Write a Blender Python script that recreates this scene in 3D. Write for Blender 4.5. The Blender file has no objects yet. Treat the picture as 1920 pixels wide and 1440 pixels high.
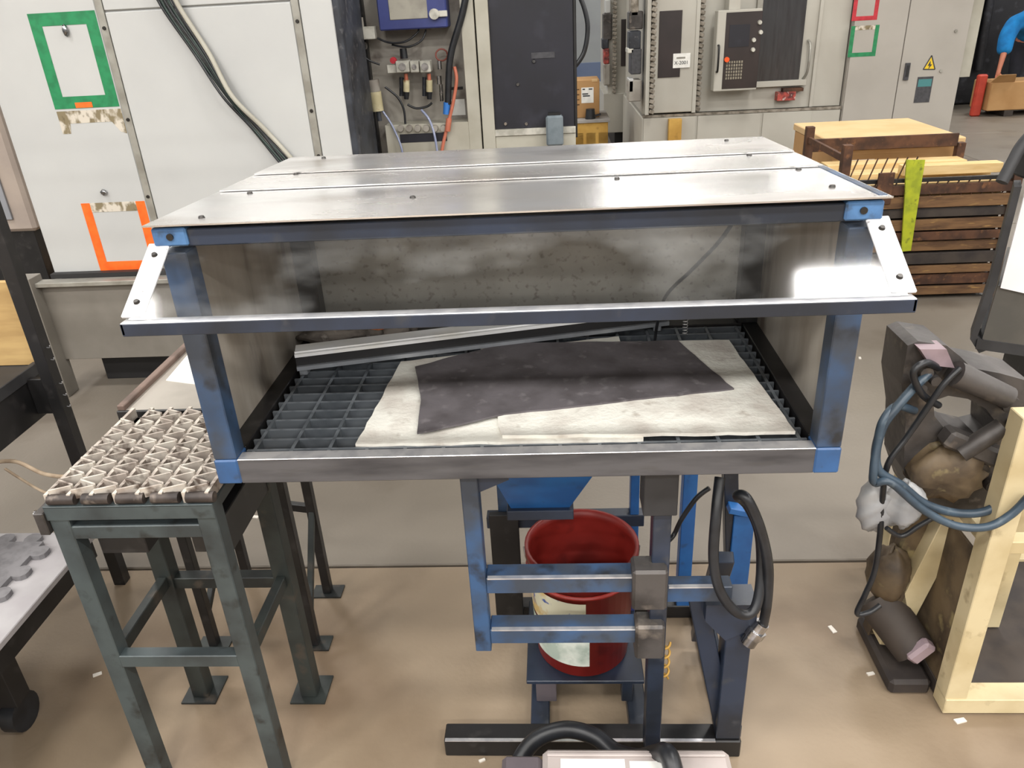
import bpy, bmesh, math, random
from mathutils import Vector, Matrix
from mathutils.geometry import tessellate_polygon
random.seed(11)
sc = bpy.context.scene
C = sc.collection

# ------------------------------------------------------------------ camera
CX, CY, CZ, YAW, PITCH, ROLL, FPX = .078, -1.257, 1.759, -.068, .46, -.056, 1444.0
_f = Vector((math.sin(YAW)*math.cos(PITCH), math.cos(YAW)*math.cos(PITCH), -math.sin(PITCH)))
_r = Vector((math.cos(YAW), -math.sin(YAW), 0)); _u = _r.cross(_f)
_R = math.cos(ROLL)*_r + math.sin(ROLL)*_u; _U = -math.sin(ROLL)*_r + math.cos(ROLL)*_u
cam = bpy.data.objects.new('camera', bpy.data.cameras.new('camera'))
C.objects.link(cam)
cam.data.sensor_width = 36; cam.data.lens = FPX/1920*36
cam.data.clip_start = .02; cam.data.clip_end = 100
cam.matrix_world = Matrix(((_R.x, _U.x, -_f.x, CX), (_R.y, _U.y, -_f.y, CY), (_R.z, _U.z, -_f.z, CZ), (0, 0, 0, 1)))
sc.camera = cam

# ------------------------------------------------------------------ world, lamps, exposure
w = bpy.data.worlds.new('world'); sc.world = w; w.use_nodes = True
w.node_tree.nodes['Background'].inputs[0].default_value = (.8, .85, .9, 1)
w.node_tree.nodes['Background'].inputs[1].default_value = .3
sc.view_settings.view_transform = 'Standard'; sc.view_settings.look = 'None'
sc.view_settings.gamma = 1; sc.view_settings.use_curve_mapping = False
sc.view_settings.exposure = 0.05
sc.cycles.max_bounces = 6; sc.cycles.diffuse_bounces = 3; sc.cycles.glossy_bounces = 3; sc.cycles.transmission_bounces = 2; sc.cycles.transparent_max_bounces = 6
sc.cycles.caustics_reflective = False; sc.cycles.caustics_refractive = False
LAMP_W = 104
for row, ly in enumerate((-12.0, -8.8, -5.7, -2.6, .55, 4.2, 8.2, 12.2, 16.2, 20.2, 24.2)):   # unseen area lights; denser rows behind the camera added to brighten the booth
    for lx in ((-8.6, -3.3, 2.2, 7.7, 12.2) if ly > 0 else (-8.7, -6.0, -3.3, -.55, 2.2, 4.9, 7.7, 10.4)):
        l = bpy.data.lights.new('overhead_light', 'AREA'); l.shape = 'RECTANGLE'
        l.size = 1.0; l.size_y = .55; l.energy = LAMP_W; l.color = (1, .975, .94)
        o = bpy.data.objects.new('overhead_light', l); C.objects.link(o); o.location = (lx, ly, 5.4)

# ------------------------------------------------------------------ helpers
def at(u, v, y):
    d = _f + _R*((u-960)/FPX) - _U*((v-720)/FPX); t = (y-CY)/d.y
    return Vector((CX, CY, CZ)) + d*t
def az(u, v, z):
    d = _f + _R*((u-960)/FPX) - _U*((v-720)/FPX); t = (z-CZ)/d.z
    return Vector((CX, CY, CZ)) + d*t
def ext(u0, v0, u1, v1, y):
    vm = (v0+v1)/2; um = (u0+u1)/2
    return at(u0, vm, y).x, at(u1, vm, y).x, at(um, v1, y).z, at(um, v0, y).z
def lin(c):
    return tuple((x/255/12.92 if x/255 <= .04045 else ((x/255+.055)/1.055)**2.4) for x in c) + (1,)

MATS = {}
def M(key, c1, c2=None, c3=None, rough=.5, metal=0., scale=6, lo=.42, hi=.62, lo3=.58, hi3=.72, scale3=None,
      bump=0., bscale=None, stretch=(1, 1, 1), rvar=0., spec=.5, emit=0., detail=6):
    m = bpy.data.materials.new(key); m.use_nodes = True; MATS[key] = m
    nt = m.node_tree; N = nt.nodes; L = nt.links; p = N['Principled BSDF']
    p.inputs['Roughness'].default_value = rough; p.inputs['Metallic'].default_value = metal
    p.inputs['Specular IOR Level'].default_value = spec
    p.inputs['Base Color'].default_value = lin(c1)
    if emit:
        p.inputs['Emission Color'].default_value = lin(c1); p.inputs['Emission Strength'].default_value = emit
    if c2 is None and not bump: return m
    tc = N.new('ShaderNodeTexCoord'); mp = N.new('ShaderNodeMapping'); mp.inputs['Scale'].default_value = stretch
    L.new(tc.outputs['Object'], mp.inputs['Vector'])
    def noise(s, d=detail):
        n = N.new('ShaderNodeTexNoise'); n.inputs['Scale'].default_value = s; n.inputs['Detail'].default_value = d
        L.new(mp.outputs[0], n.inputs['Vector']); return n
    def ramp(src, a, b, ca, cb):
        r = N.new('ShaderNodeValToRGB'); r.color_ramp.elements[0].position = a; r.color_ramp.elements[1].position = b
        r.color_ramp.elements[0].color = ca; r.color_ramp.elements[1].color = cb; L.new(src, r.inputs[0]); return r
    if c2 is not None:
        n1 = noise(scale); r1 = ramp(n1.outputs['Fac'], lo, hi, lin(c1), lin(c2)); out = r1.outputs[0]
        if c3 is not None:
            n2 = noise(scale3 or scale*3.3); r2 = ramp(n2.outputs['Fac'], lo3, hi3, (0, 0, 0, 1), (1, 1, 1, 1))
            mx = N.new('ShaderNodeMix'); mx.data_type = 'RGBA'
            L.new(r2.outputs[0], mx.inputs['Factor']); L.new(out, mx.inputs[6]); mx.inputs[7].default_value = lin(c3); out = mx.outputs[2]
        L.new(out, p.inputs['Base Color'])
        if rvar:
            r3 = ramp(n1.outputs['Fac'], .3, .7, (max(rough-rvar, .02),)*3+(1,), (min(rough+rvar, 1),)*3+(1,)); L.new(r3.outputs[0], p.inputs['Roughness'])
    if bump:
        nb = noise(bscale or scale*4); b = N.new('ShaderNodeBump'); b.inputs['Strength'].default_value = bump; b.inputs['Distance'].default_value = .01
        L.new(nb.outputs['Fac'], b.inputs['Height']); L.new(b.outputs[0], p.inputs['Normal'])
    return m

M('concrete', (150, 133, 112), (130, 113, 92), (97, 77, 58), rough=.55, scale=.9, lo=.35, hi=.68, scale3=1.3, lo3=.5, hi3=.74, bump=.12, bscale=60, detail=9, rvar=.12)
M('concrete_grey', (128, 120, 109), (113, 105, 95), (92, 81, 69), rough=.5, scale=.8, lo=.35, hi=.68, scale3=1.7, lo3=.58, hi3=.8, bump=.1, bscale=60, detail=9, rvar=.12)
M('joint', (70, 60, 52))
M('wall', (147, 151, 153), (141, 144, 147), rough=.8, scale=2)
M('wall_blue', (98, 112, 140), (90, 104, 132), rough=.7, scale=2)
M('roofing', (150, 150, 148), (140, 140, 138), rough=.9)
M('steel_sheet', (242, 242, 242), (210, 207, 204), (163, 154, 146), rough=.24, metal=.8, scale=2.2, scale3=2.6, lo3=.5, hi3=.8, stretch=(1, 2.2, 2.2), bump=.02, bscale=8, rvar=.08)
M('galvanised', (188, 185, 176), (168, 164, 155), (128, 121, 112), rough=.45, metal=.35, scale=4, scale3=60, lo3=.56, hi3=.74, stretch=(1, 1, 1), rvar=.1)
M('side_steel', (206, 198, 186), (182, 172, 158), (126, 114, 102), rough=.42, metal=.35, scale=3.5, scale3=3, lo3=.58, hi3=.72, stretch=(3, 3, .8))
M('blue_worn', (54, 84, 122), (58, 65, 76), (38, 41, 46), rough=.42, scale=7, lo=.36, hi=.56, scale3=16, lo3=.55, hi3=.7)
M('blue_dark', (44, 53, 70), (36, 41, 50), (61, 64, 70), rough=.35, scale=6, scale3=22, lo3=.6, hi3=.75)
M('blue_bright', (46, 106, 172), (42, 90, 150), (48, 68, 98), rough=.4, scale=8, scale3=20, lo3=.62, hi3=.78)
M('blue_mid', (52, 92, 142), (48, 78, 118), (50, 60, 78), rough=.4, scale=12, scale3=26, lo3=.58, hi3=.74)
M('blue_pale', (80, 121, 167), (62, 94, 133), (57, 68, 80), rough=.4, scale=18, scale3=40, lo3=.58, hi3=.74)
M('steel_rail', (98, 98, 102), (72, 72, 76), (88, 87, 88), rough=.4, metal=.4, scale=8, scale3=20, stretch=(.5, 3, 3))
M('edge_steel', (226, 226, 228), (200, 201, 206), rough=.32, metal=.7, scale=30)
M('grate_steel', (100, 105, 110), (69, 74, 80), (125, 131, 134), rough=.4, metal=.35, scale=9, scale3=18)
M('worn_grate', (128, 134, 140), (100, 106, 112), rough=.4, metal=.4, scale=30)
M('pan_steel', (46, 51, 58), (30, 34, 40), (70, 76, 82), rough=.55, metal=.2, scale=7, scale3=12)
M('bracket_white', (226, 226, 228), (208, 208, 210), (120, 110, 104), rough=.4, scale=12, scale3=70, lo3=.66, hi3=.74)
M('screw', (66, 64, 62), rough=.35, metal=.8)
M('chrome', (190, 190, 192), (130, 130, 132), rough=.2, metal=1., scale=30)
M('pad', (240, 238, 228), (211, 204, 194), (179, 168, 156), rough=.95, scale=9, scale3=24, lo3=.6, hi3=.78, bump=.25, bscale=90)
M('rubber_sheet', (100, 95, 98), (80, 75, 77), (118, 113, 115), rough=.8, scale=10, scale3=30, bump=.12, bscale=60)
M('bar_white', (243, 243, 243), (236, 234, 228), rough=.4, scale=9)
M('bar_alu', (186, 190, 196), (160, 164, 170), rough=.35, metal=.6, scale=9)
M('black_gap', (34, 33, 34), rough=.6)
M('rag', (118, 110, 102), (75, 69, 64), (169, 161, 151), rough=.95, scale=16, scale3=30, bump=.3, bscale=60)
M('orange_rag', (206, 128, 78), (176, 98, 56), rough=.9, scale=20)
M('green_steel', (72, 81, 83), (54, 60, 62), (40, 41, 40), rough=.42, metal=.2, scale=7, scale3=18)
M('green_dark', (50, 55, 53), (35, 38, 38), (70, 64, 57), rough=.5, metal=.2, scale=8, scale3=20)
M('grating_dirty', (212, 204, 193), (174, 162, 152), (107, 94, 85), rough=.5, metal=.35, scale=20, scale3=34, lo3=.52, hi3=.66)
M('grating_dark', (74, 66, 62), (46, 40, 38), (120, 110, 102), rough=.5, metal=.3, scale=16, scale3=30)
M('tray_steel', (177, 170, 161), (161, 154, 145), rough=.4, metal=.4, scale=5)
M('rust_angle', (128, 108, 98), (98, 82, 74), rough=.6, metal=.3, scale=12)
M('paper', (244, 243, 238), (232, 231, 226), rough=.85, scale=20)
M('ink', (60, 62, 66), rough=.8)
M('bucket', (139, 38, 31), (121, 31, 25), (89, 23, 20), rough=.42, scale=6, scale3=10)
M('label_upper', (214, 212, 188), (66, 92, 160), (206, 180, 120), rough=.6, scale=22, lo=.56, hi=.6, scale3=14, lo3=.56, hi3=.64)
M('label_lower', (226, 232, 222), (176, 190, 178), (206, 214, 204), rough=.6, scale=16, scale3=40)
M('hose_black', (36, 38, 42), (26, 27, 30), rough=.38, scale=20)
M('hose_blue', (62, 78, 92), (44, 56, 68), (92, 104, 112), rough=.38, scale=12, scale3=30)
M('cable_green', (38, 56, 50), (26, 36, 34), rough=.4, scale=12)
M('black_steel', (30, 29, 30), (20, 20, 21), (48, 46, 46), rough=.42, scale=8, scale3=20)
M('plywood', (196, 164, 110), (176, 144, 94), rough=.8, scale=4, stretch=(1, 1, 6))
M('foam_grey', (118, 116, 118), (104, 102, 104), rough=.9, scale=40)
M('cart_top', (166, 163, 164), (153, 149, 151), rough=.5, scale=6)
M('twig', (168, 150, 128), (140, 122, 102), rough=.8, scale=20)
M('mach_white', (193, 194, 192), (183, 184, 183), rough=.45, scale=2, lo=.3, hi=.7)
M('mach_strip', (168, 166, 158), (146, 143, 134), rough=.4, metal=.4, scale=10)
M('tank_grey', (128, 123, 115), (117, 112, 104), rough=.5, scale=4)
M('tape_green', (34, 134, 84), (28, 116, 72), rough=.5, scale=24)
M('tape_orange', (250, 112, 36), (238, 98, 26), rough=.5, scale=24)
M('tape_red', (190, 46, 58), (170, 38, 48), rough=.5, scale=30)
M('residue', (206, 198, 184), (130, 118, 92), (90, 78, 56), rough=.9, scale=22, lo=.46, hi=.56, scale3=40, stretch=(1, 1, .6))
M('beige', (179, 176, 163), (166, 162, 148), rough=.5, scale=5)
M('beige_dirty', (159, 154, 145), (137, 131, 123), (108, 99, 92), rough=.6, scale=5, scale3=9)
M('pinkish', (177, 163, 152), (165, 152, 143), rough=.6, scale=4)
M('panel_grey', (150, 152, 158), (140, 142, 148), rough=.6, scale=4)
M('black_panel', (30, 30, 40), (26, 26, 34), (40, 40, 50), rough=.5, scale=3, scale3=8)
M('navy_box', (62, 72, 132), (54, 62, 118), rough=.45, scale=5)
M('box_window', (176, 172, 160), (150, 146, 136), rough=.25, scale=8)
M('strut_navy', (58, 62, 70), (36, 38, 44), (92, 92, 94), rough=.45, scale=7, scale3=30)
M('filter_cream', (206, 198, 164), (184, 174, 138), (150, 110, 70), rough=.5, scale=14, scale3=20)
M('valve_grey', (206, 204, 194), (170, 168, 158), rough=.4, metal=.2, scale=20)
M('copper_hose', (196, 116, 92), (176, 98, 74), rough=.4, scale=10)
M('clear_hose', (150, 158, 186), (130, 138, 170), rough=.2, scale=10)
M('blue_tape', (54, 120, 200), rough=.5)
M('brown_wire', (130, 66, 56), rough=.5)
M('cardboard', (186, 145, 97), (174, 132, 84), rough=.85, scale=3)
M('cardboard_light', (214, 181, 134), (205, 170, 121), rough=.85, scale=3)
M('pallet_yellow', (206, 164, 84), (184, 142, 66), (150, 112, 50), rough=.8, scale=5, scale3=12)
M('pallet_grey', (170, 166, 162), (150, 146, 142), rough=.8, scale=6)
M('mc_white', (184, 181, 171), (176, 172, 162), rough=.45, scale=2)
M('mc_dark', (56, 48, 48), (48, 42, 42), rough=.3, scale=3)
M('mc_window', (60, 60, 62), (52, 50, 52), (74, 70, 72), rough=.2, scale=4, scale3=3, stretch=(6, 6, .6))
M('chain', (150, 142, 130), (106, 98, 86), rough=.6, scale=20)
M('keypad', (150, 143, 126), (124, 118, 104), rough=.6, scale=30)
M('orange_button', (240, 90, 30), rough=.4)
M('red_bracket', (176, 74, 64), (90, 40, 40), (220, 210, 200), rough=.5, scale=20, scale3=30)
M('cab_grey', (171, 166, 158), (164, 159, 151), rough=.45, scale=2)
M('warn_yellow', (232, 196, 40), rough=.5)
M('plate_dark', (72, 72, 76), (60, 60, 64), rough=.4, scale=40)
M('plate_teal', (70, 128, 130), rough=.4)
M('rust_wood', (118, 88, 58), (84, 60, 40), (150, 116, 70), rough=.85, scale=5, scale3=10, stretch=(1, 4, 6))
M('rust_steel', (92, 62, 44), (62, 42, 32), (124, 84, 54), rough=.7, metal=.2, scale=10, scale3=24)
M('wood_light', (216, 188, 137), (203, 172, 117), rough=.8, scale=5, stretch=(1, 4, 6))
M('strap_yellow', (172, 179, 37), (140, 151, 34), (96, 105, 34), rough=.6, scale=14, scale3=26)
M('cream_paint', (206, 191, 154), (190, 173, 134), (140, 121, 90), rough=.5, scale=7, scale3=16, lo3=.6, hi3=.76)
M('grease', (84, 80, 78), (54, 50, 48), (116, 108, 100), rough=.45, metal=.3, scale=9, scale3=18, bump=.2, bscale=26)
M('grease_brown', (104, 88, 66), (68, 56, 44), (138, 124, 88), rough=.6, scale=10, scale3=20, bump=.2, bscale=26)
M('dark_brown', (62, 54, 48), (44, 38, 36), rough=.7, scale=8)
M('bag_grey', (184, 184, 184), (156, 158, 162), rough=.35, scale=6)
M('pink_connector', (150, 132, 138), (124, 108, 114), rough=.5, scale=12)
M('white_cover', (232, 230, 232), (220, 218, 220), rough=.5, scale=3)
M('housing', (92, 88, 82), (76, 74, 70), rough=.5, scale=4)
M('housing_black', (50, 50, 52), (38, 38, 40), rough=.55, scale=8)
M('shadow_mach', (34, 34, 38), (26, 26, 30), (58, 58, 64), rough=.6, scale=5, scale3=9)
M('red_post', (188, 66, 48), (170, 56, 40), rough=.5, scale=8)
M('skin', (190, 120, 92), (180, 112, 86), rough=.6, scale=6)
M('blue_shirt', (24, 130, 200), (18, 108, 172), rough=.9, scale=7)
M('trouser', (36, 38, 48), (30, 32, 40), rough=.9, scale=7)
M('hair', (34, 26, 22), (26, 20, 18), rough=.7, scale=30)
M('vac_grey', (180, 170, 166), (164, 154, 150), rough=.5, scale=6)
M('vac_dark', (96, 88, 92), (82, 76, 80), rough=.55, scale=6)
M('chip', (226, 220, 210), rough=.5)
M('bottle', (120, 130, 136), (96, 106, 112), rough=.15, scale=8)
# window pane: thin clear sheet, mirror-like by Fresnel, with a film of dust and smears
g = bpy.data.materials.new('pane'); g.use_nodes = True; MATS['pane'] = g
N = g.node_tree.nodes; L = g.node_tree.links; N.remove(N['Principled BSDF'])
tr = N.new('ShaderNodeBsdfTransparent'); tr.inputs[0].default_value = (.95, .955, .96, 1)
gl = N.new('ShaderNodeBsdfGlossy'); gl.inputs['Roughness'].default_value = .07
df = N.new('ShaderNodeBsdfDiffuse'); df.inputs[0].default_value = (.75, .75, .74, 1)
lw = N.new('ShaderNodeLayerWeight'); lw.inputs[0].default_value = .5
fp = N.new('ShaderNodeMath'); fp.operation = 'POWER'; fp.inputs[1].default_value = 4.0
fr = N.new('ShaderNodeMath'); fr.operation = 'MULTIPLY_ADD'; fr.inputs[1].default_value = .9; fr.inputs[2].default_value = .032
mx1 = N.new('ShaderNodeMixShader'); mx2 = N.new('ShaderNodeMixShader')
tc = N.new('ShaderNodeTexCoord'); mp = N.new('ShaderNodeMapping'); mp.inputs['Scale'].default_value = (1, 1.6, 1.6)
nz = N.new('ShaderNodeTexNoise'); nz.inputs['Scale'].default_value = 5; nz.inputs['Detail'].default_value = 8
cr = N.new('ShaderNodeValToRGB'); cr.color_ramp.elements[0].position = .5; cr.color_ramp.elements[1].position = .85
cr.color_ramp.elements[0].color = (.003, .003, .003, 1); cr.color_ramp.elements[1].color = (.10, .10, .10, 1)
L.new(tc.outputs['Object'], mp.inputs[0]); L.new(mp.outputs[0], nz.inputs['Vector']); L.new(nz.outputs['Fac'], cr.inputs[0])
L.new(lw.outputs['Facing'], fp.inputs[0]); L.new(fp.outputs[0], fr.inputs[0]); L.new(fr.outputs[0], mx1.inputs[0]); L.new(tr.outputs[0], mx1.inputs[1]); L.new(gl.outputs[0], mx1.inputs[2])
L.new(cr.outputs[0], mx2.inputs[0]); L.new(mx1.outputs[0], mx2.inputs[1]); L.new(df.outputs[0], mx2.inputs[2])
L.new(mx2.outputs[0], N['Material Output'].inputs[0])


class G:
    """collects vertices and faces in world coordinates"""
    def __init__(s): s.v = []; s.f = []; s.sm = []
    def add(s, vs, fs, smooth=False):
        o = len(s.v); s.v += [Vector(x) for x in vs]
        s.f += [tuple(i+o for i in f) for f in fs]; s.sm += [smooth]*len(fs); return s
    def obox(s, c, size, R=None, b=0.):
        bm = bmesh.new(); bmesh.ops.create_cube(bm, size=1)
        for v in bm.verts: v.co = Vector((v.co.x*size[0], v.co.y*size[1], v.co.z*size[2]))
        b = min(b, min(size)*.3)
        if b > 0: bmesh.ops.bevel(bm, geom=list(bm.edges), offset=b, segments=1, affect='EDGES', profile=.5)
        bm.verts.index_update(); c = Vector(c)
        vs = [(R @ v.co if R else v.co) + c for v in bm.verts]; fs = [[v.index for v in f.verts] for f in bm.faces]; bm.free()
        return s.add(vs, fs)
    def box(s, x0, x1, y0, y1, z0, z1, b=.002):
        return s.obox(((x0+x1)/2, (y0+y1)/2, (z0+z1)/2), (abs(x1-x0), abs(y1-y0), abs(z1-z0)), None, b)
    def bar(s, p0, p1, wd, ht, b=.002, up=(0, 0, 1)):
        p0 = Vector(p0); p1 = Vector(p1); d = (p1-p0); n = d.normalized(); up = Vector(up)
        if abs(n.dot(up)) > .98: up = Vector((0, 1, 0))
        sd = n.cross(up).normalized(); u2 = sd.cross(n)
        R = Matrix((n, sd, u2)).transposed()
        return s.obox((p0+p1)/2, (d.length, wd, ht), R, b)
    def cyl(s, p0, p1, r0, r1=None, n=16):
        r1 = r0 if r1 is None else r1; p0 = Vector(p0); p1 = Vector(p1); d = (p1-p0).normalized()
        a = d.orthogonal().normalized(); c = d.cross(a)
        ring = lambda p, r: [p + r*(math.cos(2*math.pi*k/n)*a + math.sin(2*math.pi*k/n)*c) for k in range(n)]
        s.add(ring(p0, r0)+ring(p1, r1), [(k, (k+1) % n, n+(k+1) % n, n+k) for k in range(n)], True)
        s.add(ring(p0, r0), [tuple(range(n-1, -1, -1))]); s.add(ring(p1, r1), [tuple(range(n))]); return s
    def tube(s, pts, r, n=10, sub=8, closed=False):
        P = [Vector(p) for p in pts]; Q = []
        for i in range(len(P)-1):
            a, b, c, d = P[max(i-1, 0)], P[i], P[i+1], P[min(i+2, len(P)-1)]
            for k in range(sub):
                t = k/sub
                Q.append(.5*((2*b)+(c-a)*t+(2*a-5*b+4*c-d)*t*t+(3*b-a-3*c+d)*t**3))
        Q.append(P[-1]); nrm = None; vs = []
        for i, q in enumerate(Q):
            t = (Q[min(i+1, len(Q)-1)]-Q[max(i-1, 0)]).normalized()
            nrm = t.orthogonal().normalized() if nrm is None else (nrm - t*nrm.dot(t)).normalized()
            c = t.cross(nrm)
            vs += [q + r*(math.cos(2*math.pi*k/n)*nrm + math.sin(2*math.pi*k/n)*c) for k in range(n)]
        fs = [(i*n+k, i*n+(k+1) % n, (i+1)*n+(k+1) % n, (i+1)*n+k) for i in range(len(Q)-1) for k in range(n)]
        s.add(vs, fs, True); s.add(vs[:n], [tuple(range(n-1, -1, -1))]); s.add(vs[-n:], [tuple(range(n))]); return s
    def prism(s, poly, e, holes=()):
        loops = [[Vector(p) for p in poly]] + [[Vector(p) for p in h] for h in holes]; e = Vector(e)
        flat = [p for l in loops for p in l]; m = len(flat)
        tri = tessellate_polygon(loops)
        fs = [tuple(t) for t in tri] + [tuple(i+m for i in reversed(t)) for t in tri]
        o = 0
        for l in loops:
            k = len(l); fs += [(o+i, o+(i+1) % k, m+o+(i+1) % k, m+o+i) for i in range(k)]; o += k
        return s.add(flat+[p+e for p in flat], fs)
    def lathe(s, prof, c, n=28, ax=None):
        c = Vector(c); vs = [c+Vector((r*math.cos(2*math.pi*k/n), r*math.sin(2*math.pi*k/n), z)) for r, z in prof for k in range(n)]
        return s.add(vs, [(i*n+k, i*n+(k+1) % n, (i+1)*n+(k+1) % n, (i+1)*n+k) for i in range(len(prof)-1) for k in range(n)], True)
    def wrap(s, c, r0, z0, r1, z1, a0, a1, n=14):
        c = Vector(c); vs = []
        for k in range(n+1):
            a = a0+(a1-a0)*k/n; d = Vector((math.cos(a), math.sin(a), 0))
            vs += [c+d*r0+Vector((0, 0, z0)), c+d*r1+Vector((0, 0, z1))]
        return s.add(vs, [(2*k, 2*k+2, 2*k+3, 2*k+1) for k in range(n)], True)
    def blob(s, c, r, seed=0, amp=.25, seg=14, rng=9):
        rnd = random.Random(seed); c = Vector(c); vs = []; fs = []
        ph = [(rnd.uniform(0, 6.3), rnd.uniform(0, 6.3), rnd.choice((2, 3, 4, 5))) for _ in range(5)]
        for i in range(rng+1):
            th = math.pi*i/rng
            for k in range(seg):
                a = 2*math.pi*k/seg; q = 1+amp*sum(math.sin(m*a+p+th*m)*math.sin(th*m+q_) for p, q_, m in ph)/2.5
                vs.append(c+Vector((r[0]*q*math.sin(th)*math.cos(a), r[1]*q*math.sin(th)*math.sin(a), r[2]*q*math.cos(th))))
        for i in range(rng):
            for k in range(seg): fs.append((i*seg+k, i*seg+(k+1) % seg, (i+1)*seg+(k+1) % seg, (i+1)*seg+k))
        return s.add(vs, fs, True)

BASE = {}
def mesh(name, g, mat, base):
    me = bpy.data.meshes.new(name); b = Vector(base)
    me.from_pydata([tuple(v-b) for v in g.v], [], g.f); me.polygons.foreach_set('use_smooth', g.sm)
    bm = bmesh.new(); bm.from_mesh(me); bmesh.ops.recalc_face_normals(bm, faces=bm.faces); bm.to_mesh(me); bm.free()
    me.materials.append(MATS[mat]); return me
def tag(o, label=None, cat=None, group=None, kind=None):
    if label: o['label'] = label
    if cat: o['category'] = cat
    if group: o['group'] = group
    if kind: o['kind'] = kind
    return o
def thing(name, label, cat, base, group=None, kind=None):
    o = bpy.data.objects.new(name, None); C.objects.link(o); o.location = base; o.empty_display_size = .1
    BASE[o] = Vector(base); return tag(o, label, cat, group, kind)
def part(p, name, g, mat, label=None):
    o = bpy.data.objects.new(name, mesh(name, g, mat, BASE[p])); C.objects.link(o); o.parent = p; BASE[o] = BASE[p]
    if label: o['label'] = label
    return o
def solo(name, g, mat, base, label=None, cat=None, group=None, kind=None):
    o = bpy.data.objects.new(name, mesh(name, g, mat, base)); C.objects.link(o); o.location = base; BASE[o] = Vector(base)
    return tag(o, label, cat, group, kind)
def again(p, src, name, off):            # a further piece that shares mesh data
    o = src.copy(); C.objects.link(o); o.name = name; o.parent = p; o.location = Vector(src.location)+Vector(off); return o
def B(*a, **k): return G().box(*a, **k)
def screw(p, name, c, n, r=.006, h=.004, mat='screw'):
    c = Vector(c); n = Vector(n).normalized(); return part(p, name, G().cyl(c-n*.001, c+n*h, r, r*.8, 10), mat)

# ------------------------------------------------------------------ setting
fl = thing('floor', 'tan stained concrete floor with a joint running across', None, (0, 0, 0), kind='structure')
ys = [-14, -3.2, .868, 4.9, 9.0, 13.0, 26.0]; xs = [-9, -4.5, 4.6, 13]
for j in range(6):
    for i in range(3):
        part(fl, 'slab', B(xs[i]+.006, xs[i+1]-.006, ys[j]+.006, ys[j+1]-.006, -.12, 0, b=.004), 'concrete' if j < 2 else 'concrete_grey')
part(fl, 'joint_bed', B(-9, 13, -14, 26, -.2, -.012, b=0), 'joint')
wb = solo('wall_partition', B(-9, 13, 12.8, 12.95, 0, 2.9), 'wall', (0, 12.8, 0), 'pale grey partition wall behind the machines', kind='structure')
solo('wall_back', B(-9, 13, 26, 26.2, 0, 6), 'wall', (0, 26, 0), 'pale grey back wall of the hall', kind='structure')
part(wb, 'painted_band', B(-9, 13, 12.785, 12.8, 0, .78), 'wall_blue', 'blue painted lower band')
solo('wall_left', B(-9.2, -9, -14, 26, 0, 6), 'wall', (-9, 0, 0), 'pale grey left wall of the hall', kind='structure')
solo('wall_right', B(13, 13.2, -14, 26, 0, 6), 'wall', (13, 0, 0), 'pale grey right wall of the hall', kind='structure')
solo('wall_front', B(-9, 13, -14.2, -14, 0, 6), 'wall', (0, -14, 0), 'pale grey wall behind the photographer', kind='structure')
solo('ceiling', B(-9, 13, -14, 26, 6, 6.1), 'roofing', (0, 0, 6), 'grey roof sheeting of the hall', kind='structure')

# ------------------------------------------------------------------ the hooded work booth
bo = thing('hooded_work_booth', 'blue framed work booth with sheet steel roof and slanted clear window', 'work booth', (0, .3, 0))
W = .6
ZB, ZR, ZT = .93, .985, 1.447          # tray underside, rail top, top of the front rail
for s in (-1, 1):
    x0, x1 = sorted((s*W, s*(W-.045)))
    p = part(bo, 'front_post', B(x0, x1, 0, .045, ZR, ZT-.045), 'blue_worn')
    part(bo, 'lower_corner_plate', B(x0-.001, x1+.001, -.003, .05, ZB, ZR, b=.003), 'blue_mid', 'bright blue corner of the tray frame')
    part(bo, 'rear_post', B(x0 if s < 0 else x0-.012, x1+.012 if s < 0 else x1, .62, .664, ZR, 1.395), 'black_steel', 'dark rear post')
    q = part(bo, 'upper_corner_plate', B(s*W-.004 if s < 0 else s*W-.056, s*W+.056 if s < 0 else s*W+.004, -.006, .045, ZT-.032, ZT, b=.003), 'blue_pale', 'pale blue welded corner plate')
    part(q, 'rivet', G().cyl((s*(W-.028), -.009, ZT-.015), (s*(W-.028), 0, ZT-.015), .006, n=10), 'screw')
    part(bo, 'upper_side_rail', G().bar((s*(W-.02), .045, ZT-.022), (s*(W-.02), .74, ZT-.047), .04, .04), 'blue_dark')
    part(bo, 'lower_side_rail', B(x0, x1, .05, .665, ZB, ZR), 'black_steel')
    part(bo, 'side_panel', B(s*(W-.006)-.001, s*(W-.006)+.001, .046, .62, ZR-.0, ZT-.05, b=0), 'side_steel', 'stained steel side sheet')
    # white strips that clamp the window, along its slanted ends
    br = part(bo, 'window_clamp', G().bar((s*.598, .004, 1.418), (s*.598, -.138, 1.339), .038, .006, up=(0, -.5, .87)), 'bracket_white', 'white clamping strip')
    for t in (.18, .82):
        c = Vector((s*.598, .004, 1.418)).lerp(Vector((s*.598, -.138, 1.339)), t)+Vector((0, -.0014, .0026))
        n = Vector((0, -.46, .89)); part(br, 'screw', G().cyl(c, c+n*.004, .0055, .004, 10), 'screw')
part(bo, 'front_tray_rail', B(-W+.045, W-.045, 0, .004, ZB, ZR-.001), 'steel_rail', 'grey steel front rail')
part(bo, 'front_tray_ledge', B(-W+.045, W-.045, .0, .03, ZR-.004, ZR-.0005, b=.001), 'edge_steel')
part(bo, 'rear_tray_rail', B(-W+.045, W-.045, .62, .665, ZB, ZR), 'black_steel')
part(bo, 'upper_front_rail', B(-W+.05, W-.05, 0, .04, ZT-.034, ZT-.004), 'blue_dark', 'dark blue rail under the roof edge')
part(bo, 'upper_rear_rail', G().box(-W+.045, W-.045, .705, .74, 1.38, 1.418), 'blue_dark')
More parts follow.
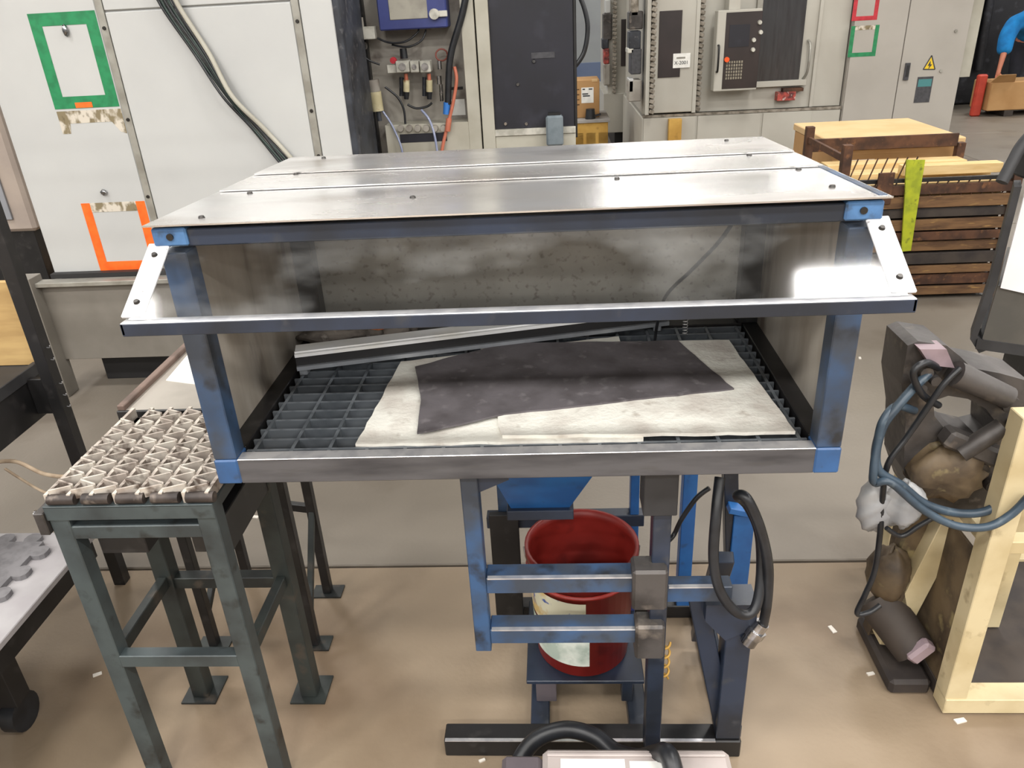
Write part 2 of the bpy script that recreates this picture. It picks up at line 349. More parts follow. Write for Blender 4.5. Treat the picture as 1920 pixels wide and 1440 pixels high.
part(bo, 'back_panel', B(-W+.04, W-.04, .665, .668, ZR, 1.4, b=0), 'galvanised', 'speckled galvanised back sheet')
lip = part(bo, 'window_lip_rail', G().box(-.612, .612, -.155, -.152, 1.313, 1.334), 'blue_dark', 'dark blue lip rail below the window')
part(lip, 'lip_flange', G().bar((-.612, -.143, 1.3335), (.612, -.143, 1.3335), .022, .004), 'edge_steel', 'bright worn top flange')
for s in (-1, 1): part(lip, 'lip_end', G().prism([(s*.612, -.155, 1.334), (s*.612, -.155, 1.316), (s*.612, -.147, 1.313), (s*.612, -.13, 1.334)], (-s*.004, 0, 0)), 'blue_dark')
part(bo, 'window_pane', G().bar((0, .003, 1.416), (0, -.142, 1.335), 1.205, .004, b=0, up=(0, -.5, .87)), 'pane', 'scuffed clear slanted pane')
# roof: three overlapping sheets, falling slightly to the back
def roofz(y): return ZT+.004-.034*(y/.75)
for k, (ya, yb, xo, lift) in enumerate(((-.014, .34, .612, 0), (.30, .53, .604, .004), (.49, .765, .60, .008))):
    sh = part(bo, 'roof_sheet', G().prism([(-xo, ya, roofz(ya)+lift), (xo, ya, roofz(ya)+lift), (xo, yb, roofz(yb)+lift), (-xo, yb, roofz(yb)+lift)], (0, 0, .0028)), 'steel_sheet')
    for xs_ in ((-.53, ya+.05), (-.53, yb-.07), (-.18, ya+.16), (.2, yb-.08), (.55, ya+.1), (.55, yb-.06)) if k == 0 else ((-.5, yb-.05), (.5, yb-.06)):
        c = Vector((xs_[0], xs_[1], roofz(xs_[1])+lift+.0026)); part(sh, 'screw', G().cyl(c, c+Vector((0, 0, .004)), .0062, .0045, 10), 'screw')
part(bo, 'roof_edge_angle', G().bar((.602, .0, ZT+.005), (.602, .76, ZT-.030), .016, .006), 'blue_worn', 'worn blue angle along the right roof edge')
# grating: flat bars both ways
gx0, gx1, gy0, gy1 = -W+.05, W-.05, .03, .615
src = part(bo, 'bearing_bar', B(gx0, gx1, gy0+.01, gy0+.0155, ZR-.030, ZR-.005, b=0), 'grate_steel')
ed = part(src, 'worn_edge', B(gx0, gx1, gy0+.0098, gy0+.0157, ZR-.0052, ZR-.0042, b=0), 'worn_grate')
for k in range(1, 15): again(again(bo, src, 'bearing_bar', (0, k*.0405, 0)), ed, 'worn_edge', (0, 0, 0))
src = part(bo, 'cross_bar', B(gx0+.012, gx0+.0185, gy0, gy1, ZR-.026, ZR-.0045, b=0), 'grate_steel')
ed = part(src, 'worn_edge', B(gx0+.0118, gx0+.0187, gy0, gy1, ZR-.0046, ZR-.0040, b=0), 'worn_grate')
for k in range(1, 15): again(again(bo, src, 'cross_bar', (k*.0765, 0, 0)), ed, 'worn_edge', (0, 0, 0))
part(bo, 'drip_pan', B(gx0, gx1, .01, .62, ZB-.006, ZB, b=0), 'pan_steel', 'dark drip pan under the grating')
# under-frame
hop = G().prism([(-.09, .14, .93), (.18, .14, .93), (.18, .52, .93), (-.09, .52, .93)], (0, 0, -.012))
hv = [(-.10, .12, .925), (.19, .12, .925), (.19, .54, .925), (-.10, .54, .925), (-.045, .27, .665), (.095, .27, .665), (.095, .40, .665), (-.045, .40, .665)]
hop.add(hv, [(0, 1, 5, 4), (1, 2, 6, 5), (2, 3, 7, 6), (3, 0, 4, 7), (4, 5, 6, 7)])
h = part(bo, 'drain_hopper', hop, 'blue_bright', 'blue drain hopper under the tray')
part(h, 'drain_flange', B(-.055, .105, .255, .415, .64, .667), 'blue_dark')
part(bo, 'support_rail', B(-.28, .5, .075, .125, .905, .93), 'blue_dark')
part(bo, 'support_rail', B(-.28, .5, .56, .61, .905, .93), 'blue_dark')
part(bo, 'hanging_leg', B(-.13, -.094, .06, .10, .414, .905), 'blue_worn')
part(bo, 'gusset', G().prism([(-.094, .07, .905), (-.03, .07, .905), (-.03, .07, .88), (-.094, .07, .85)], (0, .01, 0)), 'blue_dark')
for z0, z1 in ((.585, .628), (.436, .478)):
    r = part(bo, 'guide_rail', B(-.094, .27, .062, .112, z0, z1), 'blue_worn')
    part(r, 'wear_strip', B(-.09, .262, .0612, .071, z1-.0025, z1+.001, b=0), 'edge_steel', 'bright worn edge of the rail')
col = part(bo, 'column', B(.268, .306, .07, .115, .06, .80), 'blue_dark')
part(col, 'head_plate', B(.245, .315, .06, .13, .79, .905), 'housing_black')
part(col, 'clamp_block', B(.225, .30, .04, .10, .55, .66, b=.006), 'grease')
part(col, 'clamp_block', B(.235, .30, .045, .10, .40, .50, b=.006), 'grease')
r = part(bo, 'side_rail', B(.306, .45, .085, .125, .535, .578), 'blue_worn')
part(r, 'wear_strip', B(.31, .42, .0842, .094, .576, .579, b=0), 'edge_steel')
for i, z in enumerate((.27, .30, .33, .36)): part(col, 'spring_coil', G().tube([(.312+.012*math.cos(a), .11+.012*math.sin(a), z+.03*a/6.3-.0) for a in [k*.7 for k in range(10)]], .003, 6, 2), 'pallet_yellow')
part(bo, 'right_column', B(.452, .512, .11, .17, .06, .50), 'blue_dark')
part(bo, 'right_column_head', G().prism([(.40, .104, .508), (.516, .104, .508), (.516, .104, .44), (.45, .104, .40), (.40, .104, .46)], (0, .07, 0)), 'blue_dark')
part(bo, 'diagonal_brace', G().bar((.385, .15, .51), (.475, .15, .07), .035, .045), 'blue_dark')
part(bo, 'diagonal_brace', G().bar((.455, .21, .56), (.47, .45, .07), .05, .03), 'blue_dark')
bb = part(bo, 'front_base_bar', B(-.243, .515, .104, .16, 0, .058, b=.003), 'black_steel', 'dark base bar on the floor')
part(bb, 'wear_strip', B(-.24, .45, .1032, .112, .056, .0592, b=0), 'edge_steel', 'bright worn front edge')
part(bo, 'rear_base_bar', B(-.12, .64, .60, .65, 0, .05, b=.003), 'black_steel')
for x in (-.02, .24, .48): part(bo, 'base_side_bar', B(x, x+.05, .16, .60, 0, .045, b=.003), 'blue_dark')
part(bo, 'stub_post', B(-.005, .05, .24, .28, .045, .115), 'vac_dark'); part(bo, 'stub_post', B(.225, .255, .24, .28, .045, .115), 'blue_dark')
part(bo, 'stub_post', B(-.005, .05, .50, .54, .045, .115), 'blue_dark'); part(bo, 'stub_post', B(.225, .255, .50, .54, .045, .115), 'blue_dark')
part(bo, 'bucket_shelf', B(-.03, .285, .238, .55, .112, .124), 'blue_dark', 'dark blue shelf under the bucket')
part(bo, 'shelf_back_plate', B(.21, .285, .50, .508, .124, .24), 'navy_box')
part(bo, 'rear_cross_rail', B(-.145, .315, .585, .625, .368, .408), 'blue_dark')
part(bo, 'rear_dark_post', B(-.135, -.05, .565, .585, .05, .43), 'black_steel'); part(bo, 'rear_leg', B(-.11, -.06, .60, .64, .05, .905), 'blue_worn')
part(bo, 'rear_leg', B(.275, .30, .59, .63, .05, .905), 'blue_bright')
part(bo, 'rear_leg', B(.425, .465, .60, .64, .05, .905), 'blue_bright')
part(bo, 'rear_leg', G().bar((.52, .60, .905), (.60, .62, .05), .04, .04), 'blue_dark')
part(bo, 'cover_plate', B(.572, .632, .585, .597, .09, .40), 'blue_bright', 'bright blue upright plate')
part(bo, 'cover_plate_cap', G().bar((.55, .58, .44), (.63, .58, .42), .05, .02), 'blue_bright')
part(bo, 'plate_bracket', B(.56, .60, .597, .64, .3, .34), 'blue_dark')

# ------------------------------------------------------------------ things on the grating
def sheet(name, px, z, t, mat, label, cat, seed, z2=None):
    pts = [az(u, v, z) for u, v in px]; rnd = random.Random(seed); Q = []
    for i, p in enumerate(pts):
        q = pts[(i+1) % len(pts)]; n = max(1, int((q-p).length/.03))
        for k in range(n):
            r = p.lerp(q, k/n); Q.append(Vector((r.x+rnd.uniform(-.002, .002), r.y+rnd.uniform(-.002, .002), z)))
    c = sum(Q, Vector())/len(Q); c.z = z
    return solo(name, G().prism(Q, (0, 0, t)), mat, c, label, cat)
GZ = ZR-.004
sheet('absorbent_pad', [(668, 838), (1205, 828), (1205, 800), (1160, 634), (752, 682)], GZ, .006, 'pad', 'lower off white absorbent pad with its left edge over bare grating', 'pad', 1)
sheet('absorbent_pad', [(932, 787), (941, 822), (1490, 815), (1365, 642), (900, 650)], GZ+.006, .007, 'pad', 'upper off white absorbent pad reaching the right side of the booth', 'pad', 2)
sheet('rubber_sheet', [(779, 690), (789, 740), (782, 815), (945, 779), (1375, 731), (1270, 641), (950, 646), (860, 668)], GZ+.013, .004, 'rubber_sheet', 'dark grey rubber sheet lying on top of the white pads', 'rubber sheet', 3)
a0 = az(557, 694, 1.0); a1 = az(1255, 608, 1.0); a0.z = a1.z = GZ+.02
d = (a1-a0).normalized(); nrm = Vector((-d.y, d.x, 0))
bt = thing('extruded_bar', 'long white extruded bar laid at a slant across the grating', 'bar', a0)
def strip(o0, o1, h0, h1, e0=0., e1=0.): return G().prism([a0+nrm*o0+Vector((0, 0, h0))+d*e0, a0+nrm*o1+Vector((0, 0, h0))+d*e0, a0+nrm*o1+Vector((0, 0, h1))+d*e0, a0+nrm*o0+Vector((0, 0, h1))+d*e0], d*((a1-a0).length-e0-e1))
part(bt, 'lower_flange', strip(0, .06, -.004, .006), 'bar_alu', 'pale aluminium lower flange')
part(bt, 'channel', strip(.008, .055, .006, .03), 'black_gap', 'dark channel between the flanges')
u_ = part(bt, 'upper_flange', strip(.002, .062, .03, .038, 0, .14), 'bar_white', 'white upper flange')
part(u_, 'rib', strip(.012, .016, .038, .041, 0, .14), 'bar_white')
part(bt, 'end_foot', B(a0.x+.0, a0.x+.02, a0.y+.01, a0.y+.05, GZ, a0.z-.003), 'bar_alu'); 
part(bt, 'end_foot', B(a1.x-.04, a1.x-.02, a1.y+.0, a1.y+.045, GZ, a1.z-.003), 'bar_alu')
solo('rag', G().blob((-.46, .555, GZ+.034), (.10, .045, .03), 5, .5, 26, 14), 'rag', (-.46, .555, GZ), 'crumpled dirty grey rag behind the white bar', 'rag')
solo('rag', G().blob((-.33, .562, GZ+.033), (.045, .035, .03), 9, .5, 22, 12), 'rag', (-.33, .56, GZ), 'small pale crumpled rag beside the orange scrap', 'rag')
solo('orange_scrap', G().prism([(-.42, .54, GZ+.055), (-.375, .53, GZ+.052), (-.345, .545, GZ+.05), (-.35, .565, GZ+.055), (-.40, .57, GZ+.058)], (0, 0, .006)), 'orange_rag', (-.38, .55, GZ+.05), 'orange brown scrap lying on the rags', 'scrap')
solo('hanging_cord', G().tube([(.40, .12, 1.395), (.392, .2, 1.33), (.36, .30, 1.24), (.325, .40, 1.15), (.318, .47, 1.06), (.316, .50, GZ+.016)], .004, 8), 'hose_black', (.36, .3, GZ), 'thin black cord hanging down inside the booth', 'cord')
co = [(.392+.006*math.cos(k*.9), .52+.006*math.sin(k*.9), GZ+.02+k*.0011) for k in range(90)]
solo('coil_spring', G().tube(co, .0011, 5, 1), 'edge_steel', (.392, .52, GZ), 'thin pale coil spring standing at the corner of the pad', 'spring')

# ------------------------------------------------------------------ red bucket
bk = (.126, .375, .124)
bu = thing('red_bucket', 'red plastic bucket with white labels under the booth', 'bucket', bk)
part(bu, 'body', G().lathe([(.001, .001), (.122, .001), (.126, .006), (.143, .33), (.150, .33), (.150, .355), (.141, .355), (.139, .33), (.121, .01), (.001, .01)], bk, 40), 'bucket')
part(bu, 'rim_ring', G().lathe([(.1425, .285), (.149, .287), (.149, .293), (.1425, .295)], bk, 40), 'bucket')
def br_(z): return .1265+(.0165)*(z-.006)/.324
part(bu, 'label_patch', G().wrap(bk, br_(.16)+.0012, .165, br_(.27)+.0012, .27, math.radians(182), math.radians(272)), 'label_upper', 'white and blue printed label')
part(bu, 'label_patch', G().wrap(bk, br_(.045)+.0012, .045, br_(.155)+.0012, .155, math.radians(186), math.radians(276)), 'label_lower', 'white label with grey print')
part(bu, 'handle', G().tube([(bk[0]+.152*math.cos(a), bk[1]-.02+.05*abs(math.sin(a))*-1+.03, bk[2]+.335-.10*math.sin(a)) for a in [math.pi*k/14 for k in range(15)]], .003, 6, 2), 'chrome', 'wire handle')

# ------------------------------------------------------------------ hoses at the booth
ho = thing('coiled_hose', 'black hose looped down the right side of the booth', 'hose', (.48, .2, .3))
HB = [(1350, 895, .13), (1343, 960, .09), (1338, 1050, .065), (1352, 1112, .06), (1385, 1150, .06), (1415, 1142, .07), (1427, 1080, .10), (1424, 1000, .13), (1402, 948, .14), (1383, 930, .12), (1400, 935, .10), (1425, 990, .09), (1440, 1060, .09), (1438, 1130, .09), (1430, 1175, .10)]
part(ho, 'hose_body', G().tube([at(*q) for q in HB], .0115, 10), 'hose_black')
e0, e1 = at(1430, 1168, .10), at(1402, 1205, .10)
cn = part(ho, 'coupling', G().cyl(e0, e1, .016, .019, 12), 'chrome', 'metal hose coupling')
part(cn, 'coupling_nut', G().cyl(e0.lerp(e1, .35), e0.lerp(e1, .65), .023, n=6), 'chrome')
solo('power_cable', G().tube([at(1330, 915, .3), at(1305, 935, .3), at(1277, 975, .3), at(1262, 1005, .3), at(1240, 1025, .25), at(1228, 1030, .2)], .006, 8), 'hose_black', at(1277, 975, .3), 'thin black cable sagging beside the bucket column', 'cable')
va = thing('floor_vacuum', 'grey box shaped unit on the floor in front of the booth', 'machine', (.19, -.28, 0))
part(va, 'body', B(.02, .43, -.48, -.072, .02, .262, b=.012), 'vac_grey')
part(va, 'side_cover', B(-.07, .02, -.46, -.085, .02, .255, b=.01), 'vac_dark', 'dark sheet added for the shaded side face')
part(va, 'lid_edge', B(.03, .42, -.10, -.092, .262, .268, b=.002), 'vac_grey')
part(va, 'paper_label', B(.06, .2, -.20, -.105, .262, .2635, b=0), 'paper'); part(va, 'paper_label', B(.21, .31, -.21, -.11, .262, .2635, b=0), 'paper')
for x in (-.04, .38):
    for y in (-.43, -.16): part(va, 'foot', B(x-.02, x+.02, y-.02, y+.02, 0, .02), 'black_steel')
solo('suction_hose', G().tube([(-.06, -.02, .04), (-.045, .03, .075), (0, .06, .12), (.07, .068, .145), (.14, .05, .145), (.19, .01, .14), (.24, -.03, .17), (.27, -.075, .24), (.29, -.12, .30), (.30, -.16, .285)], .021, 12), 'hose_black', (.07, .05, 0), 'thick black hose arched over the base bar on the floor', 'hose')

# ------------------------------------------------------------------ green stand with riveted grating
gs = thing('grating_stand', 'dark green steel stand with an open riveted grating top', 'stand', (-.83, .2, 0))
SX0, SX1, SY0, SY1, SZ = -1.0, -.637, .02, .405, .886
for x in (SX0+.022, SX1-.022):
    part(gs, 'leg', B(x-.021, x+.021, SY0, SY0+.04, 0, SZ-.02), 'green_steel')
    lg = part(gs, 'leg', B(x-.023, x+.023, .29, .335, .006, SZ-.02), 'green_dark')
    part(lg, 'foot_plate', B(x-.05, x+.05, .27, .37, 0, .006, b=0), 'green_dark')
    part(gs, 'side_stretcher', B(x-.012, x+.012, SY0+.04, .29, .415, .45), 'green_dark')
    part(gs, 'upper_side_rail', B(x-.018, x+.018, SY0+.04, SY1, SZ-.05, SZ-.02), 'green_steel')
part(gs, 'front_rail', B(SX0, SX1, SY0-.004, SY0, SZ-.052, SZ-.018), 'green_steel')
part(gs, 'front_rail_ledge', B(SX0, SX1, SY0-.004, SY0+.04, SZ-.021, SZ-.017, b=.001), 'green_steel')
part(gs, 'second_front_rail', B(SX0+.04, SX1-.03, SY0+.002, SY0+.03, SZ-.105, SZ-.072), 'green_steel')
part(gs, 'front_stretcher', B(SX0+.04, SX1-.04, SY0, SY0+.03, .41, .445), 'green_steel')
part(gs, 'rear_stretcher', B(SX0+.04, SX1-.04, .30, .335, .40, .435), 'green_dark')
part(gs, 'rear_rail', B(SX0, SX1, SY1-.03, SY1, SZ-.05, SZ-.02), 'green_steel')
part(gs, 'fork_channel', B(-.935, -.83, SY0+.035, .40, SZ-.17, SZ-.075), 'black_steel'); part(gs, 'fork_channel', B(-.725, -.64, SY0+.035, .40, SZ-.17, SZ-.075), 'black_steel')
nb = 8; stp = (SX1-SX0-.02)/(nb-1)
sb = part(gs, 'bearing_bar', B(SX0+.006, SX0+.014, SY0+.004, SY1, SZ-.018, SZ+.008, b=0), 'grating_dirty')
for k in range(1, nb): again(gs, sb, 'bearing_bar', (k*stp, 0, 0))
def zig(x0, x1, seed):
    g_ = G(); rnd = random.Random(seed); n = 16; stop = rnd.choice((0, 0, 1, 2, 4)); dy = (SY1-SY0-.03)/n; y = SY0+.01; left = True
    for k in range(n):
        if k >= n-stop: break
        p = (x0 if left else x1, y, SZ+.004); q = (x1 if left else x0, y+dy*.8, SZ+.004)
        g_.bar(p, q, .0045, .022, b=0)
        g_.bar(q, (q[0], y+dy, SZ+.004), .0045, .022, b=0); y += dy; left = not left
    return g_
for k in range(nb-1):
    part(gs, 'zigzag_bar', zig(SX0+.015+k*stp, SX0+.005+(k+1)*stp, k), 'grating_dirty')
part(gs, 'catch_sheet', B(SX0+.02, SX1-.02, SY0+.03, SY1-.03, SZ-.045, SZ-.04, b=0), 'grating_dark', 'dark sheet under the grating')
for k in range(5): part(gs, 'front_band', G().cyl((SX0+.012+k*.074, SY0+.008, SZ-.006), (SX0+.07+k*.074, SY0+.008, SZ-.006), .012, n=10), 'grating_dark')
cl = part(gs, 'side_clamp', B(SX0-.022, SX0-.0, SY0-.01, SY0+.05, SZ-.085, SZ-.03), 'grease', 'dirty clamp at the corner')
part(cl, 'clamp_screw', G().cyl((SX0-.04, SY0+.02, SZ-.05), (SX0-.02, SY0+.02, SZ-.05), .008), 'chrome')
# tray table behind
tt = thing('tray_table', 'steel tray table behind the grating stand', 'table', (-.86, .78, 0))
TX0, TX1, TY0, TY1, TZ = -1.05, -.63, .43, .90, .876
part(tt, 'tray_sheet', B(TX0+.01, TX1, TY0, TY1, TZ-.006, TZ-.002, b=0), 'tray_steel', 'pale steel tray surface')
part(tt, 'left_edge_angle', B(TX0, TX0+.02, TY0, TY1, TZ-.03, TZ+.012), 'rust_angle', 'brown edge angle')
part(tt, 'front_edge', B(TX0, TX1, TY0-.008, TY0, TZ-.03, TZ+.0), 'black_steel')
for x, y in ((-1.02, .80), (-.72, .735), (-1.02, .50), (-.70, .50)):
    lg = part(tt, 'leg', B(x-.014, x+.014, y-.014, y+.014, .006, TZ-.006), 'black_steel'); part(lg, 'foot_plate', B(x-.05, x+.05, y-.03, y+.03, 0, .006, b=0), 'green_dark')
part(tt, 'stretcher', G().bar((-1.02, .80, .345), (-.72, .735, .345), .02, .028), 'black_steel')
part(tt, 'side_brace', G().bar((-.72, .735, .34), (-.70, .50, .10), .018, .02), 'green_dark'); part(tt, 'side_brace', G().bar((-1.02, .80, .34), (-1.02, .50, .12), .018, .02), 'green_dark')
solo('paper_sheet', G().prism([(-1.0, .60, TZ-.002), (-.9, .57, TZ-.002), (-.7, .59, TZ-.002), (-.7, .87, TZ-.002), (-1.02, .87, TZ-.002)], (0, 0, .002)), 'paper', (-.85, .7, TZ), 'white paper sheet lying in the steel tray', 'paper')

# ------------------------------------------------------------------ low cart with puzzle mat (left edge)
lc = thing('low_cart', 'low cart with pale grey top and black skirt at the left edge', 'cart', (-1.65, 0, 0))
part(lc, 'top', B(-2.1, -1.27, -.55, .49, .432, .45), 'cart_top'); part(lc, 'skirt', B(-2.09, -1.28, -.54, .48, .37, .432), 'black_steel', 'black steel skirt')
for x in (-2.0, -1.45):
    for y in (-.45, .2):
        c_ = part(lc, 'caster', G().cyl((x-.02, y, .055), (x+.02, y, .055), .055, n=20), 'hose_black'); part(c_, 'caster_fork', B(x-.03, x+.03, y-.03, y+.03, .10, .37), 'black_steel')
def puzzle(x0, x1, y0, y1, z):
    P = []
    def edge(p, q):
        n = max(1, round((Vector(q)-Vector(p)).length/.085)); dv = (Vector(q)-Vector(p))/n; nn = Vector((dv.y, -dv.x, 0)).normalized()
        for k in range(n):
            b0 = Vector(p)+dv*k
            for t, o in ((0, 0), (.27, 0), (.22, .012), (.24, .026), (.34, .036), (.5, .038), (.66, .036), (.76, .026), (.78, .012), (.73, 0)): P.append(b0+dv*t+nn*o)
    cs = [(x0, y0, z), (x1, y0, z), (x1, y1, z), (x0, y1, z)]
    for i in range(4): edge(cs[i], cs[(i+1) % 4])
    return P
solo('puzzle_mat', G().prism(puzzle(-2.03, -1.385, -.5, .43, .45), (0, 0, .014)), 'foam_grey', (-1.7, 0, .45), 'grey foam mat with interlocking puzzle edge on the low cart', 'mat')

# ------------------------------------------------------------------ black rack at the left edge
rk = thing('black_rack', 'black steel rack post with deep black shelf at the left edge', 'rack', (-1.6, .85, 0))
part(rk, 'post', B(-1.495, -1.455, .78, .82, 0, 1.75), 'black_steel'); part(rk, 'post', B(-2.4, -2.36, .78, .82, 0, 1.75), 'black_steel')
part(rk, 'post', B(-2.4, -2.36, .22, .26, 0, 1.0), 'black_steel')
part(rk, 'shelf_box', B(-2.36, -1.55, .26, .885, .66, .81), 'black_steel'); part(rk, 'shelf_lip', B(-1.562, -1.545, .26, .885, .79, .828), 'housing_black')
part(rk, 'shelf_top', B(-2.36, -1.562, .26, .885, .81, .816), 'housing_black'); part(rk, 'shelf_bracket', B(-1.55, -1.495, .79, .81, .68, .80), 'black_steel')
part(rk, 'top_rail', B(-2.36, -1.495, .785, .815, 1.70, 1.74), 'black_steel')
for z in (.86, .9, .78, .74, .70): part(rk, 'hook', G().tube([(-1.455, .80, z), (-1.438, .79, z+.004), (-1.433, .785, z+.012)], .0015, 5, 3), 'edge_steel')
solo('plywood_board', B(-2.3, -1.52, .86, .878, .817, 1.09), 'plywood', (-1.9, .875, .816), 'tan plywood board standing on the black shelf', 'board')
solo('stick', G().tube([(-1.62, .60, .62), (-1.50, .575, .64), (-1.38, .52, .63), (-1.20, .40, .70), (-1.035, .24, .85)], .006, 7), 'twig', (-1.38, .5, .62), 'thicker pale rod leaning between rack and grating stand', 'rod')
solo('stick', G().tube([(-1.56, .60, .60), (-1.48, .56, .58), (-1.38, .50, .58), (-1.25, .42, .62), (-1.03, .27, .85)], .004, 7), 'twig', (-1.38, .5, .55), 'thinner bent wire below the pale rod', 'wire')

# ------------------------------------------------------------------ white machine at the left
wm = thing('panelled_machine', 'large white panelled machine with green and orange tape frames', 'machine', (-1.7, 2.9, 0))
Y0 = 2.4
part(wm, 'body', B(-2.45, -.86, Y0+.012, 2.93, .6, 2.3), 'mach_white')
part(wm, 'left_panel', B(-2.47, -1.898, Y0, Y0+.012, .64, 2.3, b=.004), 'mach_white')
part(wm, 'middle_panel', B(-1.862, -1.034, Y0, Y0+.012, .62, 1.806, b=.003), 'mach_white'); part(wm, 'upper_panel', B(-1.862, -1.034, Y0, Y0+.012, 1.814, 2.3, b=.003), 'mach_white')
part(wm, 'right_panel', B(-.998, -.855, Y0, Y0+.012, .62, 2.3, b=.004), 'mach_white')
for x, zs in ((-1.88, (1.745, 1.36, 1.005)), (-1.016, (1.73, 1.36, 1.16))):
    st = part(wm, 'joint_strip', B(x-.016, x+.016, Y0-.003, Y0+.012, .62, 2.3, b=.001), 'mach_strip')
    for z in zs: part(st, 'screw', G().cyl((x, Y0-.002, z), (x, Y0-.009, z), .009, .007, 10), 'screw')
part(wm, 'rubber_edge', B(-.855, -.825, Y0+.0, Y0+.05, .62, 2.3, b=.004), 'strut_navy', 'dark rubber edge')
def frame(p, x0, x1, z0, z1, wd, y, mats, nm='tape_strip'):
    e = .0015
    specs = (('l', x0, x0+wd, z0, z1), ('r', x1-wd, x1, z0, z1), ('t', x0+wd, x1-wd, z1-wd, z1), ('b', x0+wd, x1-wd, z0, z0+wd))
    for s, a, b_, c, d_ in specs:
        if mats.get(s): part(p, nm, B(a, b_, y-e, y, c, d_, b=0), mats[s])
frame(wm, -2.212, -1.905, 1.42, 1.818, .052, Y0, dict(l='tape_green', r='tape_green', t='tape_green', b='tape_green'))
part(wm, 'tape_scrap', B(-2.11, -2.03, Y0-.003, Y0-.0016, 1.422, 1.445, b=0), 'tape_orange')
part(wm, 'adhesive_residue', G().prism([(-2.21, Y0-.001, 1.41), (-2.21, Y0-.001, 1.31), (-2.17, Y0-.001, 1.31), (-2.16, Y0-.001, 1.355), (-1.96, Y0-.001, 1.355), (-1.93, Y0-.001, 1.31), (-1.902, Y0-.001, 1.30), (-1.902, Y0-.001, 1.41)], (0, .0008, 0)), 'residue', 'brown sticky residue of old tape')
frame(wm, -2.225, -1.905, .645, .985, .045, Y0, dict(l='tape_orange', r='tape_orange', b='tape_orange', t='residue'))
part(wm, 'magnet_hook', G().blob((-2.055, Y0-.008, 1.745), (.013, .01, .024), 3, .2), 'chrome'); part(wm, 'magnet_hook', G().blob((-2.09, Y0-.008, 1.035), (.016, .01, .014), 4, .2), 'chrome')
part(wm, 'tank_front', B(-2.52, -.9, 2.33, 2.36, .19, .60), 'tank_grey', 'grey tank front'); part(wm, 'tank_rim', B(-2.53, -.9, 2.29, 2.36, .60, .622), 'mach_strip', 'grey tank rim')
part(wm, 'tank_slot', B(-2.47, -.9, 2.361, 2.41, .622, .645, b=0), 'black_gap')
part(wm, 'tank_body', B(-2.50, -.88, 2.36, 2.93, .19, .6), 'tank_grey')
part(wm, 'support_leg', B(-2.63, -2.515, 2.26, 2.36, 0, .655), 'tank_grey'); part(wm, 'support_leg', B(-1.0, -.9, 2.26, 2.36, 0, .19), 'tank_grey')
part(wm, 'rear_leg', B(-2.4, -2.3, 2.8, 2.9, 0, .19), 'black_steel'); part(wm, 'rear_leg', B(-1.0, -.9, 2.8, 2.9, 0, .19), 'black_steel')
part(wm, 'base_block', B(-2.42, -.95, 2.48, 2.9, 0, .19), 'black_gap', 'black block added as the shade under the tank')  # last block stands in for the shade below the tank, not a machine part
part(wm, 'side_cover', B(-.86, -.852, Y0+.05, 2.93, .62, 2.3, b=0), 'strut_navy', 'dark sheet added for the shaded side face')  # added sheet, its dark colour carries the shade of the side face
cb = thing('cable_bundle', 'bundle of dark green and black cables draped over the white machine', 'cables', (-1.4, 2.38, 1.1))
for k, (o_, m_) in enumerate(((0, 'cable_green'), (.014, 'hose_black'), (.03, 'cable_green'), (.048, 'hose_black'), (-.014, 'hose_black'), (.062, 'beige'))):
    wv = .02*math.sin(k*1.7) if k < 5 else 0
    part(cb, 'cable', G().tube([at(290, -60, 2.37)+Vector((o_, 0, .0)), at(302, 0, 2.37)+Vector((o_, 0, 0)), at(368, 100, 2.372)+Vector((o_*.9+wv*.3, 0, 0)), at(425, 180, 2.374)+Vector((o_*.6, -.006*k, 0)), at(478, 245, 2.375)+Vector((o_*.8, 0, wv)), at(530, 305, 2.37)+Vector((o_*.9, 0, 0)), at(590, 360, 2.36)+Vector((o_*.7, 0, -.05)), at(640, 420, 2.34)+Vector((o_, 0, -.1))], .0065 if m_ != 'beige' else .011, 8), m_)
fc = thing('storage_cabinet', 'pinkish cabinet with grey door at the far left', 'cabinet', (-3.6, 3.5, 0))
part(fc, 'body', B(-4.2, -3.055, 3.2, 3.9, .66, 2.0, b=.02), 'pinkish'); part(fc, 'door', B(-4.1, -3.17, 3.185, 3.2, .74, 1.95), 'panel_grey', 'grey door')
part(fc, 'base_block', B(-4.15, -3.1, 3.24, 3.88, 0, .66), 'black_steel')
solo('rust_crate', B(-2.98, -2.62, 3.3, 3.8, 0, .35, b=.01), 'cardboard', (-2.8, 3.5, 0), 'brown box on the floor beside the white machine', 'box')

# ------------------------------------------------------------------ middle machine with pneumatic bay
pm = thing('pneumatic_machine', 'beige machine with open pneumatic bay and black side panel', 'machine', (-.3, 3.4, 0))
YB, YF = 3.12, 3.0
part(pm, 'bay_back', B(-1.15, -.36, YB, YB+.02, .5, 2.3), 'beige_dirty', 'dirty grey bay back plate')
part(pm, 'body', B(-1.15, .2, YB+.02, 4.2, 0, 2.3), 'beige')
part(pm, 'strut', B(-.98, -.93, YF-.02, YF+.06, .4, 2.3), 'strut_navy'); part(pm, 'strut', B(-.93, -.87, YF+.06, YF+.11, .4, 2.3), 'black_steel')
part(pm, 'corner_column', B(-.365, -.298, YF-.02, YB+.02, 0, 2.3), 'beige'); part(pm, 'corner_column', B(-.290, -.225, YF-.03, YB+.02, 0, 2.3), 'beige')
bp = part(pm, 'black_panel', B(-.225, .195, YF-.01, YF+.02, 1.158, 2.3), 'black_panel', 'black side panel')
part(pm, 'right_frame', B(.195, .21, YF-.015, YB, 1.1, 2.3), 'black_steel')
